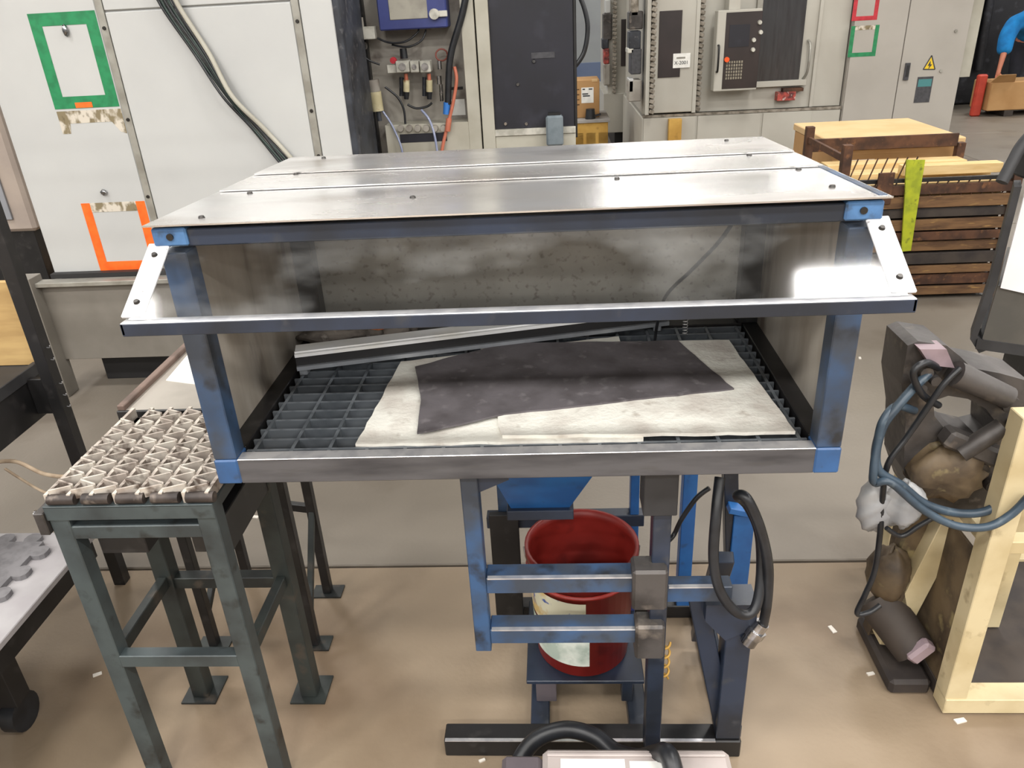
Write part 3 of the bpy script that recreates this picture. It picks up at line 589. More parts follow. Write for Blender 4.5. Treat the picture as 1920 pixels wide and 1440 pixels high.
for u, v in ((1001, 115), (971, 158), (948, 232), (987, 232)):
    c = at(u, v, YF-.01); part(bp, 'screw', G().cyl(c, c+Vector((0, -.008, 0)), .011, .008, 10), 'chrome')
x0, x1, z0, z1 = ext(996, 98, 1040, 109, YF-.012); part(bp, 'name_plate', B(x0, x1, YF-.013, YF-.01, z0, z1, b=0), 'plate_dark')
part(pm, 'sill', B(-.225, .2, YF-.03, YF+.03, 1.125, 1.158), 'valve_grey'); part(pm, 'lower_body', B(-.225, .2, YF-.02, YB+.02, 0, 1.125), 'beige')
x0, x1, z0, z1 = ext(1024, 215, 1056, 272, YF-.06)
bt_ = part(pm, 'coolant_bottle', G().box(x0, x1, YF-.10, YF-.035, z0, z1, b=.01), 'bottle', 'translucent grey bottle'); part(bt_, 'bottle_cap', B(x0+.012, x1-.012, YF-.09, YF-.045, z1, z1+.012), 'black_steel')
part(pm, 'ledge_box', B(-.81, -.365, YF-.02, YB, 0, 1.205), 'beige'); 
x0, x1, z0, z1 = ext(750, 250, 838, 266, YF-.02); part(pm, 'slot', B(x0, x1, YF-.022, YF-.015, z0, z1, b=0), 'black_panel')
for k in range(6):
    c = at(752+k*16, 240, YF-.02); part(pm, 'port_fitting', G().cyl(c, c+Vector((0, -.025, 0)), .018, .016, 12), 'beige_dirty')
x0, x1, z0, z1 = ext(706, -40, 836, 55, YF-.02)
nv = part(pm, 'control_box', B(x0, x1, YF-.02, YB, z0, z1, b=.006), 'navy_box', 'navy blue control box')
a_, b_, c_, d_ = ext(728, -20, 800, 36, YF-.024); part(nv, 'box_window', B(a_, b_, YF-.024, YF-.018, c_, d_), 'box_window', 'grey window of the box')
c = at(820, 26, YF-.03); lt = part(nv, 'latch', G().cyl(c+Vector((-.015, .012, 0)), c+Vector((-.015, -.012, 0)), .025, n=14), 'valve_grey', 'pale latch'); part(lt, 'latch_tab', G().box(c.x, c.x+.05, c.y-.008, c.y+.004, c.z-.014, c.z+.014), 'valve_grey')
# service unit
zc = at(770, 125, YF).z
for k, (u, wd) in enumerate(((757, .07), (779, .045), (799, .055))):
    c = at(u, 124, YF+.02); rb = part(pm, 'air_unit', G().box(c.x-wd/2, c.x+wd/2, YF-.02, YF+.06, c.z-.028, c.z+.028, b=.004), 'valve_grey', 'grey air service block')
    part(rb, 'gauge_face', G().cyl((c.x, YF-.02, c.z), (c.x, YF-.03, c.z), .018 if k != 1 else .012, n=16), 'chrome')
c = at(757, 102, YF+.02); part(pm, 'regulator_knob', G().cyl((c.x, YF+.02, c.z-.02), (c.x, YF+.02, c.z+.028), .02, .018, 14), 'hose_black')
for u in (761, 804):
    p0, p1, p2, p3 = at(u, 138, YF+.02), at(u+1, 150, YF+.02), at(u+1, 172, YF+.02), at(u+1, 186, YF+.02)
    bw = part(pm, 'filter_bowl', G().cyl(p1, p2, .017, n=14), 'filter_cream', 'pale filter bowl'); part(bw, 'bowl_neck', G().cyl(p0, p1, .01), 'copper_hose'); part(bw, 'bowl_cap', G().cyl(p2, p3, .016, .012, 12), 'hose_black'); part(bw, 'bowl_bracket', G().cyl(at(u-8, 145, YF+.05), at(u-8, 180, YF+.05), .012), 'strut_navy')
part(pm, 'drain_line', G().tube([at(764, 196, YF+.02), at(780, 203, YF+.02), at(800, 200, YF+.02), at(810, 193, YF+.02)], .006, 8), 'hose_black')
part(pm, 'air_line', G().tube([at(705, 70, YF+.03), at(730, 80, YF+.02), at(760, 78, YF+.01), at(782, 62, YF+.02), at(785, 52, YF+.03)], .005, 8), 'hose_black')
part(pm, 'air_line', G().tube([at(735, 84, YF+.03), at(765, 88, YF+.0), at(790, 76, YF+.01), at(799, 56, YF+.03)], .005, 8), 'hose_black')
part(pm, 'air_line', G().tube([at(670, 92, YF+.0), at(690, 112, YF+.01), at(712, 121, YF+.03)], .005, 8), 'hose_black')
part(pm, 'air_line', G().tube([at(722, 163, YF), at(745, 182, YF), at(757, 205, YF), at(760, 232, YF)], .006, 8), 'hose_black')
part(pm, 'clear_line', G().tube([at(790, 206, YF-.01), at(805, 225, YF-.03), at(815, 255, YF-.05), at(822, 300, YF-.06)], .0065, 8), 'clear_hose', 'clear bluish hose')
part(pm, 'clear_line', G().tube([at(715, 205, YF-.01), at(735, 235, YF-.03), at(752, 275, YF-.05), at(757, 310, YF-.06)], .0055, 8), 'clear_hose')
part(pm, 'thick_conduit', G().tube([at(878, -30, YF-.03), at(866, 30, YF-.03), at(848, 90, YF-.03), at(842, 130, YF-.03), at(840, 195, YF-.03)], .017, 10), 'hose_black', 'thick black conduit')
part(pm, 'copper_line', G().tube([at(852, 125, YF-.03), at(856, 150, YF-.035), at(850, 190, YF-.04), at(842, 225, YF-.045), at(832, 265, YF-.05), at(824, 310, YF-.05)], .009, 8), 'copper_hose', 'orange red hose')
part(pm, 'brass_joint', G().cyl(at(842, 222, YF-.045), at(839, 246, YF-.05), .015, n=10), 'copper_hose')
part(pm, 'tape_band', G().cyl(at(838, 192, YF-.03), at(837, 214, YF-.03), .018, n=10), 'blue_tape')
x0, x1, z0, z1 = ext(846, 186, 872, 216, YB-.002); part(pm, 'notice', B(x0, x1, YB-.004, YB, z0, z1, b=0), 'paper')
x0, x1, z0, z1 = ext(841, 163, 868, 168, YB-.002); part(pm, 'dark_slot', B(x0, x1, YB-.004, YB, z0, z1, b=0), 'black_gap')
part(pm, 'wire_coil', G().tube([at(828+11*math.cos(a), 103+11*math.sin(a), YF+.02+.004*a) for a in [k*.5 for k in range(26)]], .004, 6, 2), 'brown_wire')
for (u, v, r_) in ((824, 122, .012), (823, 150, .015), (827, 166, .010), (828, 182, .010)):
    c = at(u, v, YF); part(pm, 'valve_fitting', G().cyl(c+Vector((0, 0, .02)), c-Vector((0, 0, .02)), r_, n=10), 'chrome')
c = at(738, 113, YF+.02); part(pm, 'red_knob', G().cyl((c.x, YF+.03, c.z), (c.x, YF-.0, c.z), .016, n=12), 'tape_red'); part(pm, 'inlet_fitting', G().box(c.x-.035, c.x+.02, YF, YF+.04, c.z-.06, c.z-.02), 'valve_grey')
p0, p1, p2 = at(698, 150, YF-.02), at(703, 172, YF-.02), at(709, 208, YF-.02)
fb = part(pm, 'oil_filter', G().cyl(p1, p2, .032, .03, 16), 'filter_cream', 'cream oil filter bowl'); part(fb, 'filter_head', G().cyl(p0, p1, .034, .03, 14), 'beige_dirty'); part(fb, 'filter_drain', G().cyl(p2, p2+Vector((.003, 0, -.05)), .012), 'strut_navy')
x0, x1, z0, z1 = ext(668, 50, 703, 74, YF-.02); part(pm, 'solenoid_valve', B(x0, x1, YF-.03, YF+.03, z0, z1), 'valve_grey'); c = at(674, 45, YF); part(pm, 'solenoid_cap', G().cyl((c.x, YF, c.z-.02), (c.x, YF, c.z+.03), .022), 'beige_dirty'); c = at(682, 86, YF); part(pm, 'small_gauge', G().cyl((c.x, YF, c.z), (c.x, YF-.03, c.z), .02), 'chrome')
part(pm, 'yellow_wire', G().tube([at(641, 36, 2.96), at(650, 12, 2.96), at(662, -20, 2.96)], .006, 6), 'strap_yellow', 'yellow wire')
part(pm, 'looped_cable', G().tube([at(1080, -20, YF), at(1094, 10, YF), at(1102, 50, YF), at(1096, 95, YF), at(1080, 122, YF), at(1068, 130, YF+.01)], .012, 10), 'hose_black', 'thick looped black cable')

# ------------------------------------------------------------------ boxed goods between the machines
pb = thing('wooden_skid', 'yellow timber skid with grey deck between the machines', 'skid', (.5, 7.4, 0))
x0, x1, z0, z1 = ext(1076, 230, 1140, 262, 7.2)
for k, xx in enumerate((x0, (x0+x1)/2-.05, x1-.10)): part(pb, 'runner', B(xx, xx+.10, 7.2, 7.9, 0, z1-.10), 'pallet_yellow')
part(pb, 'beam', B(x0, x1, 7.2, 7.3, z1-.22, z1), 'pallet_yellow'); part(pb, 'beam', B(x0, x1, 7.8, 7.9, z1-.22, z1), 'pallet_yellow')
DK = z1+.03; part(pb, 'deck', B(x0-.02, x1+.02, 7.18, 7.92, z1, DK), 'pallet_grey', 'grey deck board')
x0, x1, z0, z1 = ext(1071, 150, 1124, 222, 7.35)
cbx = thing('cardboard_box', 'brown cardboard box with white label on the wooden skid', 'box', ((x0+x1)/2, 7.5, DK))
part(cbx, 'carton', B(x0, x1, 7.35, 7.75, DK, z1, b=.006), 'cardboard'); 
a_, b_, c_, d_ = ext(1090, 164, 1113, 193, 7.348); lb = part(cbx, 'shipping_label', B(a_, b_, 7.346, 7.35, c_, d_, b=0), 'paper', 'white shipping label')
for i, (qa, qb, qc) in enumerate(((.08, .55, .55), (.12, .7, .42), (.1, .3, .85), (.6, .9, .85))): part(lb, 'print_line', B(a_+(b_-a_)*qa, a_+(b_-a_)*qb, 7.3445, 7.346, c_+(d_-c_)*qc, c_+(d_-c_)*(qc+.08), b=0), 'ink')
for i in range(4): zz = c_-.02+.05*i; part(cbx, 'print_line', B(x0+.02, a_-.02, 7.3485, 7.35, zz, zz+.012, b=0), 'rust_wood')
part(cbx, 'tape_end', B(x1-.08, x1-.02, 7.345, 7.4, z1-.02, z1+.002, b=0), 'cardboard_light')
c = at(1107, 210, 7.25); bl_ = thing('dark_fitting', 'small black fitting in front of the cardboard box', 'fitting', (c.x, 7.27, DK))
part(bl_, 'body', G().cyl((c.x, 7.27, DK), (c.x, 7.27, DK+.10), .055, .045, 14), 'hose_black'); part(bl_, 'lever', G().bar((c.x, 7.25, DK+.02), (c.x+.11, 7.25, DK+.045), .02, .02), 'hose_black')

# ------------------------------------------------------------------ machining centre
mc = thing('machining_centre', 'large off white machining centre with dark windows and control panel', 'machine', (1.9, 7.5, 0))
YM = 6.5
part(mc, 'base_casting', B(.935, 2.79, YM, 8.6, 0, .705, b=.01), 'mc_white'); part(mc, 'base_seam', B(.94, 2.79, YM-.004, YM+.02, .705, .728, b=0), 'chain')
part(mc, 'base_cover', B(1.46, 2.05, YM-.012, YM, .05, .70), 'mc_white'); part(mc, 'base_cover', B(2.07, 2.52, YM-.012, YM, .05, .70), 'mc_white'); part(mc, 'base_cover', B(.95, 1.44, YM-.012, YM, .05, .70), 'mc_white')
part(mc, 'upper_body', B(.95, 2.79, YM+.06, 8.5, .728, 2.4), 'mc_white')
dr = part(mc, 'sliding_door', B(1.0, 1.42, YM-.02, YM+.06, .745, 2.35, b=.004), 'mc_white', 'tall sliding door')
x0, x1, z0, z1 = ext(1235, 20, 1277, 145, YM-.02); part(dr, 'door_window', B(x0, x1, YM-.028, YM-.018, z0, z1), 'mc_dark', 'dark window of the door')
x0, x1, z0, z1 = ext(1262, 100, 1294, 127, YM-.03); nt_ = part(dr, 'note', B(x0, x1, YM-.032, YM-.028, z0, z1, b=0), 'paper', 'white handwritten note')
part(nt_, 'print_line', B(x0+.03, x0+.11, YM-.0335, YM-.032, z1-.045, z1-.03, b=0), 'mach_strip')
cu = bpy.data.curves.new('lettering', 'FONT'); cu.body = 'X-2001'; cu.size = .042; cu.extrude = .0005; cu.materials.append(MATS['ink'])
tmp = bpy.data.objects.new('lettering_curve', cu); C.objects.link(tmp); bpy.context.view_layer.update()
lm = bpy.data.meshes.new_from_object(tmp.evaluated_get(bpy.context.evaluated_depsgraph_get())); bpy.data.objects.remove(tmp)
to = bpy.data.objects.new('lettering', lm); C.objects.link(to); to.parent = nt_; to.location = Vector((x0+.012, YM-.0335, z0+.03))-BASE[nt_]; to.rotation_euler = (math.pi/2, 0, 0)
part(mc, 'door_post', B(.955, .992, YM-.05, YM+.06, .735, 2.4), 'mc_white'); 
def chainrun(p, x, y, z0, z1):
    g_ = G(); n = int((z1-z0)/.045)
    for k in range(n): g_.obox((x, y, z0+(k+.5)*(z1-z0)/n), (.045, .05, .034), Matrix.Rotation(.35, 3, 'Y'), .004)
    o = part(p, 'cable_chain', g_, 'chain', 'ribbed cable chain'); o['kind'] = 'stuff'; return o
chainrun(mc, 1.015, YM-.045, .74, 2.3); chainrun(mc, 1.455, YM+.02, .74, 2.3)
part(mc, 'door_edge', B(1.395, 1.43, YM-.03, YM+.06, .735, 2.35), 'mc_white')
x0, x1, z0, z1 = ext(1342, 18, 1424, 170, YM-.16)
cp = part(mc, 'control_panel', B(x0, x1, YM-.16, YM-.02, z0, z1, b=.006), 'mc_white', 'hanging control panel')
part(cp, 'panel_face', B(x0+.075, x1-.0, YM-.165, YM-.158, z0+.02, z1-.02), 'mc_dark'); part(cp, 'screen', B(x0+.11, x1-.1, YM-.168, YM-.164, z0+.37, z1-.12, b=0), 'black_panel')
kg = G()
for a_ in range(7):
    for b_ in range(6): kg.box(x0+.10+a_*.022, x0+.114+a_*.022, YM-.169, YM-.164, z0+.10+b_*.027, z0+.12+b_*.027, b=.002)
part(cp, 'keypad', kg, 'keypad', 'rows of worn grey keys')['kind'] = 'stuff'; part(cp, 'stop_button', G().cyl((x0+.10, YM-.165, z0+.27), (x0+.10, YM-.19, z0+.27), .022), 'orange_button', 'orange stop button')
for dx_, dz in ((.06, .42), (.06, .34), (.02, .56), (.005, .48)): part(cp, 'knob', G().cyl((x1-dx_, YM-.165, z0+dz), (x1-dx_, YM-.19, z0+dz), .02, .016), 'valve_grey')
part(cp, 'grab_handle', G().tube([(x0+.02, YM-.16, z0+.17), (x0+.02, YM-.20, z0+.19), (x0+.02, YM-.20, z0+.37), (x0+.02, YM-.16, z0+.39)], .009, 8, 4), 'black_steel')
part(cp, 'support_arm', B(x0+.1, x0+.2, YM-.12, YM+.06, z1, z1+.5), 'mc_white')
x0, x1, z0, z1 = ext(1426, -60, 1508, 150, YM+.055); wn = part(mc, 'main_window', B(x0, x1, YM+.04, YM+.062, z0, z1), 'mc_window', 'large dark window')
part(mc, 'window_post', B(x0-.05, x0, YM+.02, YM+.062, z0-.03, 2.35), 'mach_strip'); part(mc, 'window_ledge', B(x0-.02, x1+.06, YM+.0, YM+.062, z0-.05, z0), 'mc_white'); part(mc, 'window_latch', G().tube([(x1+.04, YM+.05, z0), (x1+.06, YM+.0, z0+.08), (x1+.06, YM+.0, z0+.28), (x1+.05, YM+.05, z0+.33)], .012, 8, 4), 'mach_strip')
part(mc, 'corner_trim', B(2.50, 2.53, YM+.03, YM+.065, .73, 2.4), 'mc_white')
x0, x1, z0, z1 = ext(1456, 172, 1490, 188, YM); part(mc, 'hook_bracket', B(x0, x1, YM-.03, YM+.06, z0, z1), 'red_bracket', 'red bracket on the front'); part(mc, 'hook_bar', B(x0+.05, x1+.07, YM-.02, YM+.06, z1, z1+.03), 'rust_steel')
x0, x1, z0, z1 = ext(1253, 223, 1277, 268, YM-.05); part(mc, 'timber_block', B(x0, x1, YM-.08, YM-.012, 0, z1), 'pallet_yellow', 'upright yellow timber')
for k, (u, v, w_, h_, m_) in enumerate(((1192, 38, 26, 34, 'grease'), (1190, 75, 22, 34, 'strut_navy'), (1192, 115, 20, 48, 'plate_dark'), (1182, 95, 12, 10, 'valve_grey'), (1183, 160, 9, 26, 'mach_white'), (1190, 170, 24, 40, 'beige_dirty'), (1190, 5, 14, 50, 'chain'))):
    x0, x1, z0, z1 = ext(u-w_/2, v-h_/2, u+w_/2, v+h_/2, YM+.06); part(mc, 'side_device', B(x0, x1, YM+.03, YM+.25, z0, z1, b=.008), m_)
# second, farther machine of the same family
m2 = thing('machining_centre', 'farther narrow off white machine seen beside the cardboard box', 'machine', (1.0, 9.5, 0))
YN = 8.7; x0, x1, z0, z1 = ext(1132, 175, 1195, 245, YN)
part(m2, 'base_casting', B(x0, x1+.4, YN, 10.3, .25, z1), 'mc_white'); part(m2, 'base_block', B(x0+.15, x1+.3, YN+.2, 10.2, 0, .25), 'black_steel')
part(m2, 'upper_body', B(x0+.05, x1+.4, YN+.05, 10.2, z1, 2.4), 'mc_white'); a_, b_, c_, d_ = ext(1165, 36, 1176, 124, YN+.0); part(m2, 'door_window', B(a_, b_+.15, YN+.03, YN+.052, c_, d_), 'mc_dark', 'narrow dark window')
chainrun(m2, ext(1152, 0, 1158, 170, YN)[0], YN+.0, z1, 2.35)
for k, (u, v, w_, h_, m_) in enumerate(((1139, 50, 16, 50, 'grease'), (1135, 82, 12, 20, 'strut_navy'), (1137, 105, 10, 30, 'red_bracket'), (1140, 12, 10, 26, 'mach_white'), (1138, 140, 12, 40, 'beige_dirty'))):
    p0_, p1_, q0_, q1_ = ext(u-w_/2, v-h_/2, u+w_/2, v+h_/2, YN); part(m2, 'side_device', B(p0_, p1_, YN-.02, YN+.2, q0_, q1_, b=.01), m_)

# ------------------------------------------------------------------ electrical cabinet
ec = thing('electrical_cabinet', 'tall grey electrical cabinet with yellow warning triangle', 'cabinet', (3.3, 6.9, 0))
part(ec, 'body', B(2.80, 3.82, YM+.01, 7.3, .08, 2.4), 'cab_grey'); part(ec, 'base_block', B(2.82, 3.80, YM+.04, 7.28, 0, .08), 'black_steel')
part(ec, 'door', B(2.805, 3.265, YM-.012, YM+.01, .10, 2.38, b=.003), 'cab_grey'); d2 = part(ec, 'door', B(3.272, 3.815, YM-.012, YM+.01, .10, 2.38, b=.003), 'cab_grey')
part(ec, 'side_housing', B(3.83, 3.97, YM+.12, 7.2, .92, 2.3), 'beige', 'beige side housing')
x0, x1, z0, z1 = ext(1602, -45, 1650, 38, YM-.013); frame(ec, x0, x1, z0, z1, .035, YM-.012, dict(l='tape_red', r='tape_red', t='tape_red', b='tape_red'))
x0, x1, z0, z1 = ext(1593, 48, 1645, 106, YM-.013); frame(ec, x0, x1, z0, z1, .035, YM-.012, dict(l='tape_green', r='tape_green', b='tape_green', t='residue'))
x0, x1, z0, z1 = ext(1695, 118, 1704, 150, YM-.013); hd = part(d2, 'door_handle', B(x0, x1, YM-.03, YM-.012, z0, z1), 'plate_dark', 'dark flush handle'); part(hd, 'handle_slot', B(x0+.012, x1-.008, YM-.033, YM-.03, z0+.03, z1-.02, b=0), 'black_gap')
tp, tl, tr_ = at(1747, 104, YM-.013), at(1731, 130, YM-.013), at(1753, 130, YM-.013)
wt = part(d2, 'warning_triangle', G().prism([tl, tr_, tp], (0, .001, 0)), 'warn_yellow', 'yellow warning triangle')
cc = (tp+tl+tr_)/3; part(wt, 'bolt_mark', G().prism([cc+Vector((0, -.0015, .035)), cc+Vector((-.02, -.0015, -.01)), cc+Vector((-.003, -.0015, -.006)), cc+Vector((-.01, -.0015, -.04)), cc+Vector((.02, -.0015, .004)), cc+Vector((.004, -.0015, .002))], (0, .001, 0)), 'ink')
for p_, q_ in ((tl, tp), (tp, tr_), (tl, tr_)): part(wt, 'border', G().bar(p_+Vector((0, -.001, 0)), q_+Vector((0, -.001, 0)), .002, .009, b=0), 'ink')
x0, x1, z0, z1 = ext(1717, 144, 1746, 192, YM-.013); pl = part(d2, 'rating_plate', B(x0, x1, YM-.015, YM-.012, z0, z1, b=0), 'plate_dark', 'dark rating plate'); part(pl, 'plate_band', B(x0+.01, x1-.01, YM-.0165, YM-.015, z1-.085, z1-.02, b=0), 'plate_teal', 'teal band of the plate')
for u, v in ((1792, 58), (1764, 133)): c = at(u, v, YM-.012); part(d2, 'door_lock', G().cyl(c, c+Vector((0, -.01, 0)), .014, n=10), 'mach_strip')

# ------------------------------------------------------------------ cardboard box and stillage at the right
x0, x1, y0, y1, zt = 1.945, 2.78, 4.13, 5.02, .815
bx = thing('large_carton', 'large flat tan cardboard carton behind the rusty stillage', 'carton', ((x0+x1)/2, 4.6, 0))
part(bx, 'lid', B(x0-.012, x1+.012, y0-.012, y1+.012, zt-.05, zt, b=.006), 'cardboard_light', 'lighter cardboard lid'); part(bx, 'carton', B(x0, x1, y0, y1, .12, zt-.05, b=.006), 'cardboard')
part(bx, 'white_label', B(x0+.05, x0+.28, y0-.004, y0, zt-.24, zt-.12, b=0), 'paper'); 
for xx in (x0+.02, (x0+x1)/2-.05, x1-.12): part(bx, 'pallet_runner', B(xx, xx+.1, y0, y1, 0, .12), 'rust_wood')
sl = thing('rusty_stillage', 'rusty brown stillage stacked with weathered boards', 'stillage', (2.25, 3.7, 0))
sx0, sx1, sy0, sy1 = 1.72, 2.74, 3.3, 4.05
for x, y in ((sx0, sy0), (sx1-.05, sy0), (sx0, sy1-.05), (sx1-.05, sy1-.05)): part(sl, 'corner_post', B(x, x+.05, y, y+.05, 0, .94 if x == sx0 else .80), 'rust_steel')
zs_ = .03
for k in range(10):
    hgt = (.05, .062, .048, .066, .055)[k % 5]
    part(sl, 'side_slat', B(sx0+.02, sx1-.02, sy0+.005+.012*(k % 3 == 1), sy0+.03+.012*(k % 3 == 1), zs_, zs_+hgt), ('rust_wood', 'rust_steel', 'rust_wood', 'dark_brown')[k % 4]); zs_ += hgt+.012
part(sl, 'floor_deck', B(sx0+.02, sx1-.02, sy0+.05, sy1-.05, .03, .06), 'dark_brown'); part(sl, 'load_block', B(sx0+.05, sx1-.05, sy0+.07, sy1-.06, .06, .62), 'dark_brown')
for k in range(4): part(sl, 'loaded_board', B(sx0+.10, sx1-.06, sy0+.08+k*.15, sy0+.215+k*.15, .62, .695+.03*(k % 2)), 'wood_light')
part(sl, 'loaded_board', B(2.12, 2.68, sy0+.12, sy0+.2, .73, .785), 'wood_light')
part(sl, 'upper_bar', B(sx0+.05, sx1-.05, sy0+.01, sy0+.03, .715, .738), 'black_steel')
part(sl, 'rear_bar', B(sx0+.05, sx1-.05, sy1-.04, sy1-.02, .78, .86), 'rust_steel'); part(sl, 'left_bar', B(sx0+.01, sx0+.03, sy0+.05, sy1-.05, .84, .88), 'rust_steel')
for k in range(16):
    xx = sx0+.06+k*.058; part(sl, 'mesh_wire', G().bar((xx, sy0+.02, .63), (xx+.04, sy0+.02, .72), .006, .006, b=0), 'rust_steel')
for k in range(7): part(sl, 'mesh_wire', G().bar((sx0+.05+k*.055, sy0+.015, .73), (sx0+.09+k*.055, sy0+.015, .86), .006, .006, b=0), 'rust_steel')
part(sl, 'hanging_plate', B(1.93, 2.02, sy0-.01, sy0+.004, .60, .78), 'rust_steel', 'rusty hanging plate')
part(sl, 'strap', G().prism([at(1700, 300, sy0-.02), at(1735, 300, sy0-.02), at(1722, 380, sy0-.02), at(1708, 470, sy0-.02), at(1690, 472, sy0-.02), at(1696, 380, sy0-.02)], (0, .012, 0)), 'strap_yellow', 'yellow green strap')

# ------------------------------------------------------------------ far right corner
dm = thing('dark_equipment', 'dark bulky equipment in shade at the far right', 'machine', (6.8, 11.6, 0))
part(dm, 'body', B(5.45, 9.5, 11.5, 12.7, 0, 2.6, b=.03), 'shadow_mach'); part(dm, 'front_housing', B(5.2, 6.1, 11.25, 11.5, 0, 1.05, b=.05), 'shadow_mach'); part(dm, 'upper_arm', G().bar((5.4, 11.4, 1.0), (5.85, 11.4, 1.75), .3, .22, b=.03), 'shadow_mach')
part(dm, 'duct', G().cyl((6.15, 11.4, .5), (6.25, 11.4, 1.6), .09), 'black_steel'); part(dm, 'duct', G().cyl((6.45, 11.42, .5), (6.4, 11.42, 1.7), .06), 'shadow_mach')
part(dm, 'metal_tag', B(5.70, 5.78, 11.25, 11.28, 1.35, 1.5), 'bag_grey')
x0, x1, z0, z1 = ext(1830, 140, 1848, 204, 10.3); solo('red_post', G().box(x0, x1, 10.3, 10.38, 0, z1, b=.02), 'red_post', ((x0+x1)/2, 10.3, 0), 'short red post beside the far cardboard box', 'post')
fb_ = thing('open_carton', 'open brown carton on the floor at the far right', 'carton', (6.6, 10.5, 0))
part(fb_, 'carton', B(6.06, 7.3, 10.2, 10.7, .08, .45, b=.01), 'cardboard'); part(fb_, 'flap', G().prism([(6.03, 10.2, .45), (6.35, 10.2, .45), (6.30, 10.1, .55), (6.08, 10.1, .55)], (0, .012, .004)), 'cardboard')
part(fb_, 'skid_runner', B(6.3, 6.42, 10.2, 10.7, 0, .08), 'dark_brown'); part(fb_, 'skid_runner', B(7.0, 7.12, 10.2, 10.7, 0, .08), 'dark_brown')

def skin(name, pts, edges, mat, root=0, sub=2):
    me = bpy.data.meshes.new(name); me.from_pydata([p[0] for p in pts], edges, []); me.materials.append(MATS[mat])
    o = bpy.data.objects.new(name, me); C.objects.link(o); md = o.modifiers.new('skin', 'SKIN'); md.use_smooth_shade = True
    for i, p in enumerate(pts): d_ = me.skin_vertices[0].data[i]; d_.radius = (p[1], p[2] if len(p) > 2 else p[1]); d_.use_root = (i == root)
    o.modifiers.new('sub', 'SUBSURF').levels = sub; o.modifiers['sub'].render_levels = sub; return o
PX = 6.83; PY = 10.95
def pv(x, y, z): return (x, y, z)
body = [(pv(0, 0, .92), .11, .09), (pv(-.08, -.10, 1.06), .10, .08), (pv(-.17, -.22, 1.2), .10, .07), (pv(-.22, -.30, 1.29), .07), (pv(-.25, -.36, 1.36), .055),
        (pv(-.29, -.43, 1.42), .085, .095), (pv(-.32, -.47, 1.50), .085, .095), (pv(-.33, -.48, 1.57), .06),
        (pv(-.38, -.26, 1.18), .05), (pv(-.50, -.34, .98), .05), (pv(-.53, -.42, .80), .042), (pv(-.62, -.56, .62), .03), (pv(-.65, -.60, .54), .032, .018),
        (pv(.06, -.28, 1.2), .05), (pv(.14, -.42, .98), .05), (pv(.05, -.60, .76), .042), (pv(-.02, -.70, .60), .03), (pv(-.03, -.73, .53), .032, .018),
        (pv(-.11, .02, .86), .095), (pv(-.13, -.06, .48), .062), (pv(-.13, .05, .09), .042), (pv(-.14, -.10, .04), .035),
        (pv(.11, .02, .86), .095), (pv(.13, -.06, .48), .062), (pv(.13, .05, .09), .042), (pv(.14, -.10, .04), .035)]
bed = [(0, 1), (1, 2), (2, 3), (3, 4), (4, 5), (5, 6), (6, 7), (2, 8), (8, 9), (9, 10), (10, 11), (11, 12), (2, 13), (13, 14), (14, 15), (15, 16), (16, 17), (0, 18), (18, 19), (19, 20), (20, 21), (0, 22), (22, 23), (23, 24), (24, 25)]
for (h_, b_) in ((12, Vector((-.65, -.60, .54))), (17, Vector((-.03, -.73, .53)))):
    for j, (dx_, ln) in enumerate(((-.024, .05), (-.008, .06), (.008, .057), (.024, .046))):
        i = len(body); body.append((tuple(b_+Vector((dx_, -.01, -.03))), .0095)); body.append((tuple(b_+Vector((dx_*1.1, -.02, -.03-ln))), .008)); bed += [(h_, i), (i, i+1)]
    i = len(body); body.append((tuple(b_+Vector((.035, -.02, -.005))), .010)); body.append((tuple(b_+Vector((.045, -.035, -.04))), .009)); bed += [(h_, i), (i, i+1)]
pe = skin('person', body, bed, 'skin'); pe.location = (PX, PY, 0); BASE[pe] = Vector((PX, PY, 0))
tag(pe, 'person in a bright blue shirt bending over the far carton', 'person')
sh_ = skin('shirt', [(pv(0, 0, .90), .165, .135), (pv(-.08, -.10, 1.06), .18, .15), (pv(-.17, -.22, 1.2), .20, .17), (pv(-.215, -.29, 1.28), .085), (pv(-.38, -.26, 1.18), .12), (pv(-.50, -.34, .98), .11), (pv(-.53, -.42, .76), .095), (pv(.06, -.28, 1.2), .12), (pv(.14, -.42, .98), .11), (pv(.07, -.56, .82), .095)], [(0, 1), (1, 2), (2, 3), (2, 4), (4, 5), (5, 6), (2, 7), (7, 8), (8, 9)], 'blue_shirt'); sh_.parent = pe
tr2 = skin('trousers', [(pv(0, 0, .93), .155, .125), (pv(-.11, .02, .84), .115), (pv(-.13, -.06, .48), .085), (pv(-.13, .05, .08), .068), (pv(.11, .02, .84), .115), (pv(.13, -.06, .48), .085), (pv(.13, .05, .08), .068)], [(0, 1), (1, 2), (2, 3), (0, 4), (4, 5), (5, 6)], 'trouser'); tr2.parent = pe
BASE[pe] = Vector((PX, PY, 0))
part(pe, 'hair', G().blob((PX-.31, PY-.43, 1.53), (.10, .11, .085), 8, .08), 'hair')
for s in (-1, 1):
    part(pe, 'shoe', G().blob((PX+s*.135, PY-.05, .05), (.05, .13, .05), 6, .05), 'black_steel'); part(pe, 'eye', G().blob((PX-.33+s*.032, PY-.535, 1.475), (.011, .008, .008), 1, 0, 10, 6), 'ink')
part(pe, 'nose', G().blob((PX-.33, PY-.555, 1.445), (.014, .02, .022), 2, .05, 10, 6), 'skin'); part(pe, 'mouth', G().blob((PX-.325, PY-.53, 1.405), (.026, .01, .007), 2, .0, 10, 6), 'brown_wire')
for s in (-1, 1): part(pe, 'ear', G().blob((PX-.30+s*.092, PY-.45, 1.465), (.012, .022, .032), 2, .05, 10, 6), 'skin')

